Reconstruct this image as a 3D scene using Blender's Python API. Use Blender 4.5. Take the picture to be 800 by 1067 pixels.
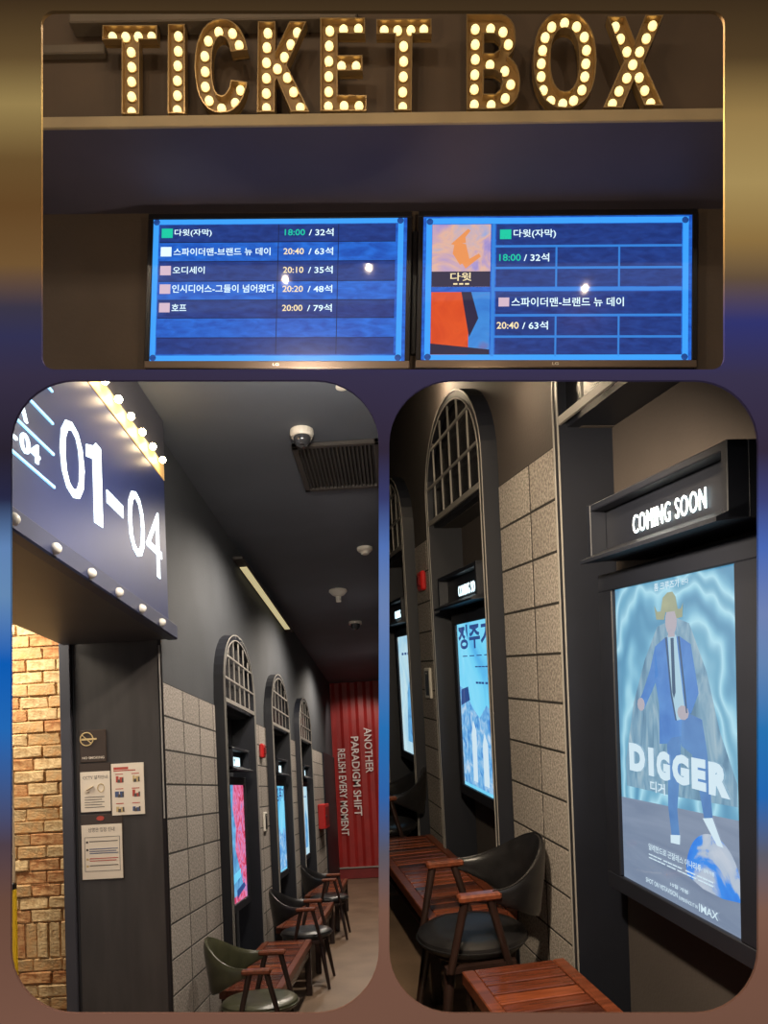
import bpy, bmesh, math, random
from mathutils import Matrix, Vector

random.seed(7)
for _o in list(bpy.data.objects):
    bpy.data.objects.remove(_o, do_unlink=True)
SC = bpy.context.scene
COL = SC.collection

# ------------------------------------------------------------------ camera
EYE = Vector((0, 0, 1.5))
# rows: world axes seen from the camera (x right, y down, z forward)
RC = Matrix(((0.998248, -0.056294, -0.018239), (0.022431, 0.074771, 0.996948), (-0.054759, -0.99561, 0.075903)))
cam_d = bpy.data.cameras.new('camera')
cam = bpy.data.objects.new('camera', cam_d)
COL.objects.link(cam)
cam_d.sensor_fit = 'HORIZONTAL'
cam_d.sensor_width = 36.0
cam_d.lens = 36.0
cam_d.shift_y = 228.5 / 800
cam_d.clip_start = 0.05
cam.matrix_world = Matrix.Translation(EYE) @ (RC @ Matrix(((1, 0, 0), (0, -1, 0), (0, 0, -1)))).to_4x4()
SC.camera = cam

# ------------------------------------------------------------------ world, view
w = bpy.data.worlds.new('world')
SC.world = w
w.use_nodes = True
w.node_tree.nodes['Background'].inputs[0].default_value = (1.0, 0.98, 0.95, 1)
w.node_tree.nodes['Background'].inputs[1].default_value = 0.5
SC.view_settings.view_transform = 'Standard'
SC.view_settings.look = 'None'
SC.view_settings.exposure = 0.0
SC.view_settings.gamma = 1.0
SC.view_settings.use_curve_mapping = False

# three places: corridor one (level, world axes), corridor two, ticket counter
ID4 = Matrix.Identity(4)
M2 = ID4.copy()
M3 = Matrix.Translation(EYE) @ Matrix(((0.981563, -0.19113, -0.001978), (0.188248, 0.968451, -0.163293), (0.033126, 0.15991, 0.986576))).to_4x4() @ Matrix.Translation(-EYE)
M1 = Matrix.Translation(EYE) @ Matrix(((0.996966, 0.018722, 0.075559), (-0.015776, 0.999099, -0.039397), (-0.076229, 0.038086, 0.996363))).to_4x4()
MC = Matrix.Translation(EYE) @ RC.to_4x4()
BASE = [ID4]


# ------------------------------------------------------------------ lights
def lamp(kind, name, loc, power, color, size=0.1, aim=None, spot=None, blend=0.6, size_y=None):
    d = bpy.data.lights.new(name, kind)
    d.energy = power
    d.color = color
    if kind == 'AREA':
        d.shape = 'RECTANGLE'
        d.size = size
        d.size_y = size_y or size
    else:
        d.shadow_soft_size = size
    if kind == 'SPOT':
        d.spot_size = math.radians(spot)
        d.spot_blend = blend
    o = bpy.data.objects.new(name, d)
    COL.objects.link(o)
    m = Matrix.Translation(loc)
    if aim is not None:
        m = m @ (Vector(aim) - Vector(loc)).to_track_quat('-Z', 'Y').to_matrix().to_4x4()
    o.matrix_world = BASE[0] @ m
    return o


WARM = (1.0, 0.78, 0.52)
SOFT = (1.0, 0.88, 0.74)


def rake(x, z, row=395.5):
    """a point just under the raked soffit, x across and z ahead of the camera"""
    return tuple(Vector((x, (row - 762) / 800 * z, z)))


BASE[0] = MC            # added fill lights without fixtures, out of view around the raked soffit
lamp('SPOT', 'soffit_fill_spot', rake(-0.42, 2.3), 110, SOFT, 0.05, (-0.8, 1.2, 4.2), 150)
lamp('POINT', 'soffit_fill_point', rake(-0.30, 2.9), 75, SOFT, 0.05)  # unseen fill, added to brighten the left corridor
lamp('SPOT', 'soffit_fill_spot', rake(0.30, 1.9), 34, WARM, 0.05, (0.75, 0.9, 2.9), 150)
lamp('SPOT', 'soffit_fill_spot', (0.03, -0.63, 1.42), 215, (1.0, 0.82, 0.60), 0.04, (0.65, 0.45, 3.2), 120)  # unseen fill behind the front panel, added to even out the right corridor
lamp('POINT', 'soffit_fill_point', rake(0.36, 2.9), 9, WARM, 0.05)
lamp('POINT', 'soffit_fill_point', rake(0.22, 4.0), 14, WARM, 0.05)  # both points are unseen fill added for the right corridor
for _x in (-0.55, 0.45):
    lamp('POINT', 'counter_fill', (_x, (3 - 762) / 800 * 1.345, 1.345), 26, (1.0, 0.78, 0.52), 0.03)  # unseen pair added behind the front panel to brighten the screen wall
BASE[0] = M2
lamp('SPOT', 'corridor_downlight', (-0.30, 5.0, 3.38), 210, SOFT, 0.06, (-0.75, 5.1, 0), 150)
lamp('SPOT', 'corridor_downlight', (-0.30, 7.5, 3.38), 210, SOFT, 0.06, (-0.8, 7.6, 0), 150)
lamp('SPOT', 'corridor_downlight', (-0.40, 10.5, 3.38), 190, SOFT, 0.06, (-0.7, 10.6, 0), 150)
lamp('SPOT', 'wall_washer', (-0.55, 12.4, 3.28), 40, (1, .85, .75), 0.05, (-0.7, 13.4, 1.5), 110)
lamp('AREA', 'brick_lobby_light', (-2.35, 3.45, 2.72), 40, (1.0, 0.90, 0.74), 0.5, (-2.2, 4.0, 1.0))
BASE[0] = M1
for _p in ((-1.097, 1.434, 3.041), (-0.83, 1.384, 2.878), (-0.327, 1.384, 2.952), (-1.636, 1.384, 3.001), (0.964, 1.384, 2.817)):
    lamp('POINT', 'counter_spotlight', _p, 9, (1.0, 0.80, 0.56), 0.009)
BASE[0] = ID4


# ------------------------------------------------------------------ materials
def srgb(r, g, b):
    f = lambda c: (c / 255 / 12.92) if c <= 10 else ((c / 255 + 0.055) / 1.055) ** 2.4
    return (f(r), f(g), f(b), 1.0)


def mat(name, col, rough=0.6, metal=0.0, noise=None, bump=None, emit=None, strength=0.0, spec=0.5, stretch=(1, 1, 1), col2=None, coat=0.0):
    m = bpy.data.materials.new(name)
    m.use_nodes = True
    nt = m.node_tree
    b = nt.nodes['Principled BSDF']
    b.inputs['Base Color'].default_value = col
    b.inputs['Roughness'].default_value = rough
    b.inputs['Metallic'].default_value = metal
    b.inputs['Specular IOR Level'].default_value = spec
    b.inputs['Coat Weight'].default_value = coat
    if noise or bump:
        tc = nt.nodes.new('ShaderNodeTexCoord')
        mp = nt.nodes.new('ShaderNodeMapping')
        mp.inputs['Scale'].default_value = stretch
        nt.links.new(tc.outputs['Object'], mp.inputs['Vector'])
    if noise:
        n = nt.nodes.new('ShaderNodeTexNoise')
        n.inputs['Scale'].default_value = noise[0]
        n.inputs['Detail'].default_value = 6
        nt.links.new(mp.outputs['Vector'], n.inputs['Vector'])
        r = nt.nodes.new('ShaderNodeValToRGB')
        a = noise[1]
        c2 = col2 or tuple(min(1, c * (1 + a)) for c in col[:3]) + (1,)
        r.color_ramp.elements[0].position = 0.35
        r.color_ramp.elements[1].position = 0.68
        r.color_ramp.elements[0].color = tuple(c * (1 - a) for c in col[:3]) + (1,)
        r.color_ramp.elements[1].color = c2
        nt.links.new(n.outputs['Fac'], r.inputs['Fac'])
        nt.links.new(r.outputs['Color'], b.inputs['Base Color'])
    if bump:
        n2 = nt.nodes.new('ShaderNodeTexNoise')
        n2.inputs['Scale'].default_value = bump[0]
        n2.inputs['Detail'].default_value = 5
        nt.links.new(mp.outputs['Vector'], n2.inputs['Vector'])
        bp = nt.nodes.new('ShaderNodeBump')
        bp.inputs['Strength'].default_value = bump[1]
        bp.inputs['Distance'].default_value = 0.01
        nt.links.new(n2.outputs['Fac'], bp.inputs['Height'])
        nt.links.new(bp.outputs['Normal'], b.inputs['Normal'])
    if emit:
        b.inputs['Emission Color'].default_value = emit
        b.inputs['Emission Strength'].default_value = strength
    return m


def glow(name, rgb, strength=1.0):
    return mat(name, (0.02, 0.02, 0.02, 1), 0.035, emit=srgb(*rgb), strength=strength, spec=0.5)


def print_mat(name, stops, scale=3.0, distortion=2.5, strength=1.0, kind='NOISE', stretch=(1, 1, 1), emission=True):
    """backlit print or screen: a procedural picture texture in object space"""
    m = bpy.data.materials.new(name)
    m.use_nodes = True
    nt = m.node_tree
    b = nt.nodes['Principled BSDF']
    b.inputs['Roughness'].default_value = 0.035 if emission else 0.35
    tc = nt.nodes.new('ShaderNodeTexCoord')
    mp = nt.nodes.new('ShaderNodeMapping')
    mp.inputs['Scale'].default_value = stretch
    nt.links.new(tc.outputs['Object'], mp.inputs['Vector'])
    if kind == 'WAVE':
        t = nt.nodes.new('ShaderNodeTexWave')
        t.inputs['Scale'].default_value = scale
        t.inputs['Distortion'].default_value = distortion
        t.inputs['Detail'].default_value = 3
        t.inputs['Detail Scale'].default_value = 1.3
        t.wave_type = 'RINGS'
    else:
        t = nt.nodes.new('ShaderNodeTexNoise')
        t.inputs['Scale'].default_value = scale
        t.inputs['Distortion'].default_value = distortion
        t.inputs['Detail'].default_value = 6
    nt.links.new(mp.outputs['Vector'], t.inputs['Vector'])
    r = nt.nodes.new('ShaderNodeValToRGB')
    els = r.color_ramp.elements
    while len(els) < len(stops):
        els.new(0.5)
    for e, (p, c) in zip(els, stops):
        e.position = p
        e.color = srgb(*c)
    nt.links.new(t.outputs['Fac'], r.inputs['Fac'])
    if emission:
        b.inputs['Base Color'].default_value = (0.02, 0.02, 0.02, 1)
        nt.links.new(r.outputs['Color'], b.inputs['Emission Color'])
        b.inputs['Emission Strength'].default_value = strength
    else:
        nt.links.new(r.outputs['Color'], b.inputs['Base Color'])
    return m


def mural_mat():
    """soft blurred brown-gold-navy-blue print of the front panel, bands running across it"""
    m = bpy.data.materials.new('blurred_print')
    m.use_nodes = True
    nt = m.node_tree
    b = nt.nodes['Principled BSDF']
    b.inputs['Roughness'].default_value = 0.95
    b.inputs['Specular IOR Level'].default_value = 0.05
    tc = nt.nodes.new('ShaderNodeTexCoord')
    sep = nt.nodes.new('ShaderNodeSeparateXYZ')
    nt.links.new(tc.outputs['Object'], sep.inputs[0])
    k = BOARD_Z / 800
    mr = nt.nodes.new('ShaderNodeMapRange')
    mr.inputs['From Min'].default_value = (0 - 762) * k
    mr.inputs['From Max'].default_value = (1067 - 762) * k
    nt.links.new(sep.outputs['Y'], mr.inputs['Value'])

    def ramp(stops):
        r = nt.nodes.new('ShaderNodeValToRGB')
        els = r.color_ramp.elements
        while len(els) < len(stops):
            els.new(0.5)
        for e, (p, c) in zip(els, stops):
            e.position = p / 1067
            e.color = tuple(min(0.95, v / 0.5) for v in srgb(*c)[:3]) + (1,)
        nt.links.new(mr.outputs['Result'], r.inputs['Fac'])
        return r

    left = ramp([(0, (62, 46, 28)), (60, (96, 76, 46)), (108, (150, 128, 80)), (165, (104, 80, 46)), (215, (98, 70, 38)), (275, (112, 84, 50)), (320, (58, 54, 72)), (350, (50, 50, 84)), (392, (54, 47, 70)), (470, (40, 34, 48)), (520, (38, 40, 70)), (570, (96, 132, 204)), (620, (100, 138, 212)), (690, (10, 92, 214)), (760, (34, 104, 206)), (830, (64, 84, 132)), (880, (78, 64, 74)), (940, (104, 74, 62)), (1067, (118, 84, 70))])
    right = ramp([(0, (60, 45, 28)), (60, (80, 62, 38)), (120, (150, 124, 76)), (190, (166, 142, 90)), (250, (140, 112, 66)), (290, (96, 78, 60)), (335, (48, 52, 112)), (392, (56, 50, 78)), (470, (52, 42, 62)), (520, (60, 66, 120)), (570, (72, 104, 190)), (640, (112, 132, 204)), (690, (100, 134, 206)), (760, (40, 116, 216)), (830, (34, 104, 192)), (890, (92, 94, 108)), (950, (126, 92, 78)), (1010, (116, 82, 68)), (1067, (112, 80, 66))])
    mx = nt.nodes.new('ShaderNodeMix')
    mx.data_type = 'RGBA'
    mr2 = nt.nodes.new('ShaderNodeMapRange')
    mr2.inputs['From Min'].default_value = -300 * k
    mr2.inputs['From Max'].default_value = 150 * k
    nt.links.new(sep.outputs['X'], mr2.inputs['Value'])
    nt.links.new(mr2.outputs['Result'], mx.inputs[0])
    nt.links.new(left.outputs['Color'], mx.inputs[6])
    nt.links.new(right.outputs['Color'], mx.inputs[7])
    nt.links.new(mx.outputs[2], b.inputs['Base Color'])
    return m


BOARD_Z = 1.25
MT = dict(
    mural=mural_mat(),
    counter_wall=mat('counter_wall_paint', srgb(74, 62, 52), 0.75, noise=(3, .12), bump=(60, .1)),
    fascia=mat('fascia_paint', srgb(76, 60, 44), 0.7, noise=(4, .1)),
    soffit=mat('soffit_navy', srgb(70, 64, 76), 0.6, noise=(4, .08)),
    ledge=mat('ledge_beige', srgb(150, 132, 100), 0.6, noise=(6, .1)),
    beam=mat('beam_grey', srgb(92, 80, 66), 0.7, noise=(5, .1)),
    dark=mat('dark_paint', srgb(36, 34, 36), 0.6, noise=(4, .1)),
    tray=mat('letter_tray', srgb(120, 92, 50), 0.5, noise=(20, .12)),
    rim=mat('letter_rim', srgb(170, 140, 96), 0.28, metal=0.7),
    bulb=mat('warm_bulb', srgb(255, 245, 220), 0.3, emit=(1.0, 0.76, 0.28, 1), strength=1.3),
    bezel=mat('bezel_black', srgb(22, 20, 22), 0.3),
    bezel_low=mat('bezel_silver', srgb(120, 104, 92), 0.3, metal=0.6),
    plaster=mat('grey_plaster', srgb(58, 61, 66), 0.82, noise=(2.5, .10), bump=(90, .12)),
    plaster3=mat('brown_grey_plaster', srgb(64, 57, 53), 0.82, noise=(2.5, .10), bump=(90, .12)),
    ceiling=mat('ceiling_grey', srgb(92, 98, 108), 0.65, noise=(2, .08)),
    casing=mat('casing_paint', srgb(19, 22, 31), 0.5, noise=(6, .1)),
    muntin=mat('muntin_grey', srgb(140, 136, 130), 0.45),
    pane=mat('dark_pane', srgb(20, 22, 28), 0.25),
    mortar=mat('mortar_dark', srgb(40, 37, 34), 0.9, noise=(30, .2)),
    stone_a=mat('stone_block_a', srgb(158, 150, 142), 0.92, noise=(95, .48), bump=(160, .5)),
    stone_b=mat('stone_block_b', srgb(148, 140, 132), 0.92, noise=(85, .48), bump=(150, .5)),
    floor=mat('floor_concrete', srgb(116, 96, 78), 0.45, noise=(3, .18), bump=(30, .08)),
    red=mat('container_red', srgb(150, 34, 31), 0.5, noise=(5, .12)),
    red_trim=mat('container_trim', srgb(120, 30, 30), 0.5, noise=(5, .1)),
    white_print=mat('white_lettering', srgb(225, 215, 210), 0.6),
    alarm_red=mat('alarm_red', srgb(190, 36, 36), 0.35),
    plastic=mat('white_plastic', srgb(225, 220, 208), 0.4),
    smoked=mat('smoked_dome', srgb(60, 62, 66), 0.08, coat=0.8),
    steel=mat('dark_steel', srgb(52, 52, 55), 0.4, metal=0.4),
    grille=mat('grille_grey', srgb(62, 58, 55), 0.55),
    leather=mat('black_leather', srgb(28, 27, 28), 0.32, noise=(18, .25), bump=(220, .12)),
    olive=mat('olive_leather', srgb(62, 62, 44), 0.30, noise=(18, .2), bump=(220, .12)),
    walnut=mat('walnut', srgb(104, 54, 34), 0.32, noise=(7, .35), stretch=(1, 8, 8)),
    darkwood=mat('dark_wood', srgb(40, 26, 22), 0.38, noise=(9, .25)),
    slat_a=mat('slat_mahogany', srgb(96, 48, 31), 0.24, noise=(9, .3), stretch=(1, 9, 4)),
    slat_b=mat('slat_dark', srgb(66, 36, 28), 0.24, noise=(9, .3), stretch=(1, 9, 4)),
    slat_c=mat('slat_orange', srgb(122, 62, 36), 0.24, noise=(9, .3), stretch=(1, 9, 4)),
    brick_a=mat('brick_tan', srgb(205, 164, 112), 0.9, noise=(34, .25), bump=(70, .6), col2=srgb(226, 196, 146)),
    brick_b=mat('brick_orange', srgb(190, 122, 70), 0.9, noise=(30, .3), bump=(70, .6), col2=srgb(206, 160, 108)),
    brick_c=mat('brick_cream', srgb(214, 180, 130), 0.9, noise=(26, .25), bump=(70, .6), col2=srgb(196, 146, 92)),
    brick_joint=mat('brick_joint', srgb(188, 150, 104), 0.95, noise=(40, .2), bump=(90, .4)),
    paper=mat('notice_paper', srgb(222, 208, 190), 0.7),
    ink=mat('notice_ink', srgb(84, 76, 72), 0.8),
    ink_red=mat('notice_red', srgb(176, 70, 58), 0.8),
    ink_blue=mat('notice_blue', srgb(70, 84, 120), 0.8),
    ink_tan=mat('notice_tan', srgb(196, 170, 120), 0.8),
    acrylic=mat('smoked_acrylic', srgb(64, 52, 44), 0.25),
    jamb=mat('jamb_panel', srgb(62, 58, 56), 0.38, noise=(3, .15), stretch=(6, 6, 1)),
    sign_ledge=mat('sign_ledge_blue', srgb(46, 52, 80), 0.5, noise=(4, .08)),
    sign_face=mat('sign_face_blue', srgb(40, 50, 94), 0.45, noise=(3, .08)),
    sign_box=mat('sign_box_grey', srgb(64, 64, 72), 0.45, noise=(4, .08)),
    globe=mat('frosted_globe', srgb(226, 222, 214), 0.25, spec=0.6),
    numeral=mat('lit_numeral', srgb(240, 245, 250), 0.4, emit=(0.74, 0.91, 1.0, 1), strength=1.7),
    sign_line=mat('lit_line', srgb(160, 210, 240), 0.4, emit=(0.35, 0.70, 1.0, 1), strength=1.3),
    cs_text=mat('lit_lettering', srgb(240, 245, 250), 0.4, emit=(0.62, 0.90, 1.0, 1), strength=1.5),
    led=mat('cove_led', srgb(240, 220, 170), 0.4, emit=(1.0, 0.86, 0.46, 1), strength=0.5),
    trough=mat('lit_trough', srgb(230, 190, 130), 0.5),
    yellow=mat('banner_yellow', srgb(236, 190, 30), 0.5),
    post_white=mat('post_cream', srgb(200, 178, 146), 0.5),
    # pictures
    p_digger=print_mat('swirl_print', [(0.0, (84, 146, 182)), (0.3, (112, 174, 204)), (0.55, (144, 200, 222)), (0.75, (164, 214, 232)), (1.0, (104, 166, 196))], 1.5, 12.0, 1.02, 'WAVE', (1, 1.3, .9)),
    p_wood=print_mat('stage_print', [(0.0, (88, 106, 134)), (0.5, (112, 128, 152)), (1.0, (136, 150, 172))], 2.0, 1.0, 1.15, 'NOISE', (1, 1, 8)),
    p_rock=print_mat('rock_print', [(0.25, (78, 122, 156)), (0.5, (120, 164, 192)), (0.75, (168, 196, 210))], 9.0, 1.5, 0.9, 'NOISE', (1, 2, .6)),
    p_globe=print_mat('globe_print', [(0.3, (24, 104, 214)), (0.5, (48, 136, 230)), (0.56, (170, 186, 206)), (0.75, (196, 204, 216))], 8.0, 0.5, 1.0),
    p_suit=print_mat('suit_print', [(0.2, (56, 112, 190)), (0.8, (96, 154, 218))], 10, 0.5, 0.95),
    p_suit_d=print_mat('trouser_print', [(0.2, (64, 112, 176)), (0.8, (98, 150, 206))], 10, 0.5, 0.95),
    p_shirt=glow('shirt_print', (168, 206, 226), 0.95),
    p_tie=glow('tie_print', (62, 94, 128), 0.95),
    p_skin=glow('skin_print', (176, 172, 184), 0.95),
    p_hat=print_mat('hat_print', [(0.2, (132, 148, 132)), (0.8, (172, 178, 148))], 10, 0.5, 0.95),
    p_white=glow('white_print_lit', (205, 228, 240), 1.0),
    p_cyan=print_mat('cyan_print', [(0.2, (70, 160, 226)), (0.45, (112, 208, 244)), (0.7, (150, 226, 250))], 2.0, 1.0, 1.0),
    p_town=print_mat('town_print', [(0.3, (50, 118, 200)), (0.5, (110, 176, 226)), (0.7, (190, 214, 234))], 14, 1.0, 1.0),
    p_dark=glow('dark_blue_print', (44, 74, 134), 1.0),
    p_pale=print_mat('pale_print', [(0.3, (150, 200, 226)), (0.6, (196, 226, 234))], 3, 1.0, 1.0),
    p_pink=print_mat('pink_print', [(0.25, (176, 40, 70)), (0.42, (206, 66, 100)), (0.55, (226, 130, 176)), (0.68, (120, 120, 190))], 9, 2.0, 1.05),
    p_steelblue=print_mat('steel_print', [(0.3, (60, 116, 176)), (0.6, (110, 180, 226))], 9, 1.0, 1.0),
    # screens
    s_blue=print_mat('screen_blue', [(0.3, (20, 76, 178)), (0.7, (34, 112, 220))], 16, 0.5, 1.0, 'NOISE', (1, 1, 3)),
    s_navy=print_mat('screen_navy', [(0.3, (20, 46, 116)), (0.7, (32, 66, 146))], 18, 0.5, 1.0, 'NOISE', (1, 1, 3)),
    s_row=print_mat('screen_row', [(0.3, (20, 62, 132)), (0.7, (30, 82, 160))], 18, 0.5, 1.0, 'NOISE', (1, 1, 3)),
    s_border=glow('screen_border', (58, 160, 250), 1.05),
    s_line=glow('screen_line', (10, 30, 76), 1.0),
    s_cell=glow('screen_cell_line', (50, 130, 220), 1.0),
    s_white=glow('screen_white', (220, 246, 255), 1.15),
    s_cream=glow('screen_cream', (246, 226, 176), 1.1),
    s_green=glow('screen_green', (20, 196, 160), 1.1),
    s_pink=glow('screen_pink', (214, 186, 204), 1.0),
    s_pic1=print_mat('screen_picture', [(0.2, (96, 112, 196)), (0.42, (170, 150, 206)), (0.55, (226, 180, 160)), (0.7, (150, 170, 220))], 5, 1.2, 1.0),
    s_pic2=print_mat('screen_picture_red', [(0.2, (196, 50, 26)), (0.6, (226, 84, 36)), (0.8, (150, 40, 40))], 7, 1.0, 1.0),
    s_pic2b=print_mat('screen_picture_blue', [(0.2, (24, 84, 190)), (0.6, (60, 140, 220)), (0.8, (120, 100, 160))], 8, 1.0, 1.0),
    s_picd=glow('screen_picture_dark', (40, 34, 66), 1.0),
    s_orange=glow('screen_orange', (236, 150, 90), 1.0),
)


# ------------------------------------------------------------------ mesh helpers
def box(bm, x0, x1, y0, y1, z0, z1, bev=0.0, m=None):
    t = bmesh.new()
    bmesh.ops.create_cube(t, size=1.0)
    sx, sy, sz = abs(x1 - x0), abs(y1 - y0), abs(z1 - z0)
    for v in t.verts:
        v.co = Vector((v.co.x * sx + (x0 + x1) / 2, v.co.y * sy + (y0 + y1) / 2, v.co.z * sz + (z0 + z1) / 2))
    if bev > 0:
        bmesh.ops.bevel(t, geom=list(t.edges), offset=min(bev, sx * .45, sy * .45, sz * .45), segments=1, affect='EDGES', profile=0.5)
    merge(bm, t, m)


def merge(bm, t, m=None):
    vs = {}
    for v in t.verts:
        vs[v] = bm.verts.new(m @ v.co if m is not None else v.co)
    for f in t.faces:
        try:
            bm.faces.new([vs[v] for v in f.verts])
        except ValueError:
            pass
    t.free()


def bar(bm, p0, p1, r0, r1=None, n=10, flat=1.0):
    """tapered round bar between two points"""
    r1 = r0 if r1 is None else r1
    p0, p1 = Vector(p0), Vector(p1)
    q = (p1 - p0).to_track_quat('Z', 'Y')
    ra, rb = [], []
    for i in range(n):
        a = 2 * math.pi * i / n
        d = q @ Vector((math.cos(a), math.sin(a) * flat, 0))
        ra.append(bm.verts.new(p0 + d * r0))
        rb.append(bm.verts.new(p1 + d * r1))
    for i in range(n):
        j = (i + 1) % n
        bm.faces.new((ra[i], ra[j], rb[j], rb[i]))
    bm.faces.new(ra[::-1])
    bm.faces.new(rb)


def sqbar(bm, p0, p1, w, d):
    """rectangular bar between two points (w across, d deep)"""
    p0, p1 = Vector(p0), Vector(p1)
    q = (p1 - p0).to_track_quat('Z', 'Y')
    r = []
    for p in (p0, p1):
        r.append([bm.verts.new(p + q @ Vector((sx * w / 2, sy * d / 2, 0))) for sx, sy in ((-1, -1), (1, -1), (1, 1), (-1, 1))])
    for i in range(4):
        j = (i + 1) % 4
        bm.faces.new((r[0][i], r[0][j], r[1][j], r[1][i]))
    bm.faces.new(r[0][::-1])
    bm.faces.new(r[1])


def lathe(bm, prof, n=24, c=(0, 0, 0), axis='Z', sx=1.0):
    rings = []
    for (r, z) in prof:
        ring = []
        if r < 1e-6:
            ring = [bm.verts.new(_ax(c, 0, 0, z, axis))]
        else:
            for i in range(n):
                a = 2 * math.pi * i / n
                ring.append(bm.verts.new(_ax(c, r * math.cos(a) * sx, r * math.sin(a), z, axis)))
        rings.append(ring)
    for a, b in zip(rings, rings[1:]):
        for i in range(n):
            j = (i + 1) % n
            if len(a) == 1 and len(b) == 1:
                continue
            if len(a) == 1:
                bm.faces.new((a[0], b[i], b[j]))
            elif len(b) == 1:
                bm.faces.new((a[i], b[0], a[j]))
            else:
                bm.faces.new((a[i], b[i], b[j], a[j]))


def _ax(c, u, v, z, axis):
    if axis == 'Z':
        return Vector((c[0] + u, c[1] + v, c[2] + z))
    if axis == '-Y':
        return Vector((c[0] + u, c[1] - z, c[2] + v))
    return Vector((c[0] + z, c[1] + u, c[2] + v))


def plate(bm, loops, f, d0, d1):
    """flat plate with holes: 2D loops, f(u, v, d) -> point, between depths d0 and d1"""
    t = bmesh.new()
    for lp in loops:
        vs = [t.verts.new((u, v, 0)) for u, v in lp]
        for i in range(len(vs)):
            t.edges.new((vs[i], vs[(i + 1) % len(vs)]))
    bmesh.ops.triangle_fill(t, use_beauty=True, use_dissolve=False, edges=list(t.edges))
    bmesh.ops.remove_doubles(t, verts=list(t.verts), dist=1e-7)
    for d in (d0, d1):
        vs = {v: bm.verts.new(f(v.co.x, v.co.y, d)) for v in t.verts}
        for fc in t.faces:
            bm.faces.new([vs[v] for v in fc.verts])
    t.free()
    for lp in loops:
        n = len(lp)
        for i in range(n):
            (a, b), (c, e) = lp[i], lp[(i + 1) % n]
            bm.faces.new([bm.verts.new(f(a, b, d0)), bm.verts.new(f(c, e, d0)), bm.verts.new(f(c, e, d1)), bm.verts.new(f(a, b, d1))])
    bmesh.ops.remove_doubles(bm, verts=list(bm.verts), dist=1e-5)


def offset_loop(lp, d):
    n = len(lp)
    area = sum(lp[i][0] * lp[(i + 1) % n][1] - lp[(i + 1) % n][0] * lp[i][1] for i in range(n))
    s = 1 if area > 0 else -1
    out = []
    for i in range(n):
        p, c, q = Vector(lp[i - 1]), Vector(lp[i]), Vector(lp[(i + 1) % n])
        e0, e1 = (c - p).normalized(), (q - c).normalized()
        n0, n1 = Vector((-e0.y, e0.x)), Vector((-e1.y, e1.x))
        m = n0 + n1
        if m.length < 1e-6:
            m = n0
        m.normalize()
        k = 1 / max(0.5, m.dot(n0))
        out.append(tuple(c + m * d * k * s))
    return out


def rim_ring(bm, lp, wd, f, d0, d1):
    inner = offset_loop(lp, wd)
    n = len(lp)
    R = [[bm.verts.new(f(p[0], p[1], d)) for p in q] for q in (lp, inner) for d in (d0, d1)]
    o0, o1, i0, i1 = R
    for i in range(n):
        j = (i + 1) % n
        bm.faces.new((o0[i], o0[j], o1[j], o1[i]))
        bm.faces.new((i0[i], i1[i], i1[j], i0[j]))
        bm.faces.new((o1[i], o1[j], i1[j], i1[i]))
        bm.faces.new((o0[i], i0[i], i0[j], o0[j]))


def rrect(x0, y0, x1, y1, r, n=10):
    pts = []
    for cx, cy, a0 in ((x1 - r, y0 + r, -90), (x1 - r, y1 - r, 0), (x0 + r, y1 - r, 90), (x0 + r, y0 + r, 180)):
        for i in range(n + 1):
            a = math.radians(a0 + 90 * i / n)
            pts.append((cx + r * math.cos(a), cy + r * math.sin(a)))
    return pts


def mesh(name, bm, m, smooth=False):
    bmesh.ops.recalc_face_normals(bm, faces=list(bm.faces))
    me = bpy.data.meshes.new(name)
    bm.to_mesh(me)
    bm.free()
    me.materials.append(MT[m] if isinstance(m, str) else m)
    if smooth:
        for p in me.polygons:
            p.use_smooth = True
        if hasattr(me, 'set_sharp_from_angle'):
            me.set_sharp_from_angle(angle=math.radians(38))
    return me


def part(name, bm, m, parent, smooth=False, label=None):
    me = bm if isinstance(bm, bpy.types.Mesh) else mesh(name, bm, m, smooth)
    o = bpy.data.objects.new(name, me)
    COL.objects.link(o)
    o.parent = parent
    if label:
        o['label'] = label
    return o


def put(o, loc=(0, 0, 0), rz=0.0):
    o.matrix_world = BASE[0] @ Matrix.Translation(loc) @ Matrix.Rotation(rz, 4, 'Z')
    return o


def thing(name, label, cat, loc=(0, 0, 0), rz=0.0, group=None):
    o = bpy.data.objects.new(name, None)
    COL.objects.link(o)
    o.empty_display_size = 0.1
    o['label'] = label
    o['category'] = cat
    if group:
        o['group'] = group
    return put(o, loc, rz)


def single(name, bm, m, label, cat, loc=(0, 0, 0), rz=0.0, group=None, smooth=False):
    o = part(name, bm, m, None, smooth)
    o['label'] = label
    o['category'] = cat
    if group:
        o['group'] = group
    return put(o, loc, rz)


def struct(name, bm, m, label=None, loc=(0, 0, 0), rz=0.0, smooth=False):
    o = part(name, bm, m, None, smooth)
    o['kind'] = 'structure'
    if label:
        o['label'] = label
    return put(o, loc, rz)


def copy_tree(o, parent=None):
    c = o.copy()
    COL.objects.link(c)
    c.parent = parent
    for ch in list(o.children):
        copy_tree(ch, c)
    return c


_T = {}
SPACING = [0.0]


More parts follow.
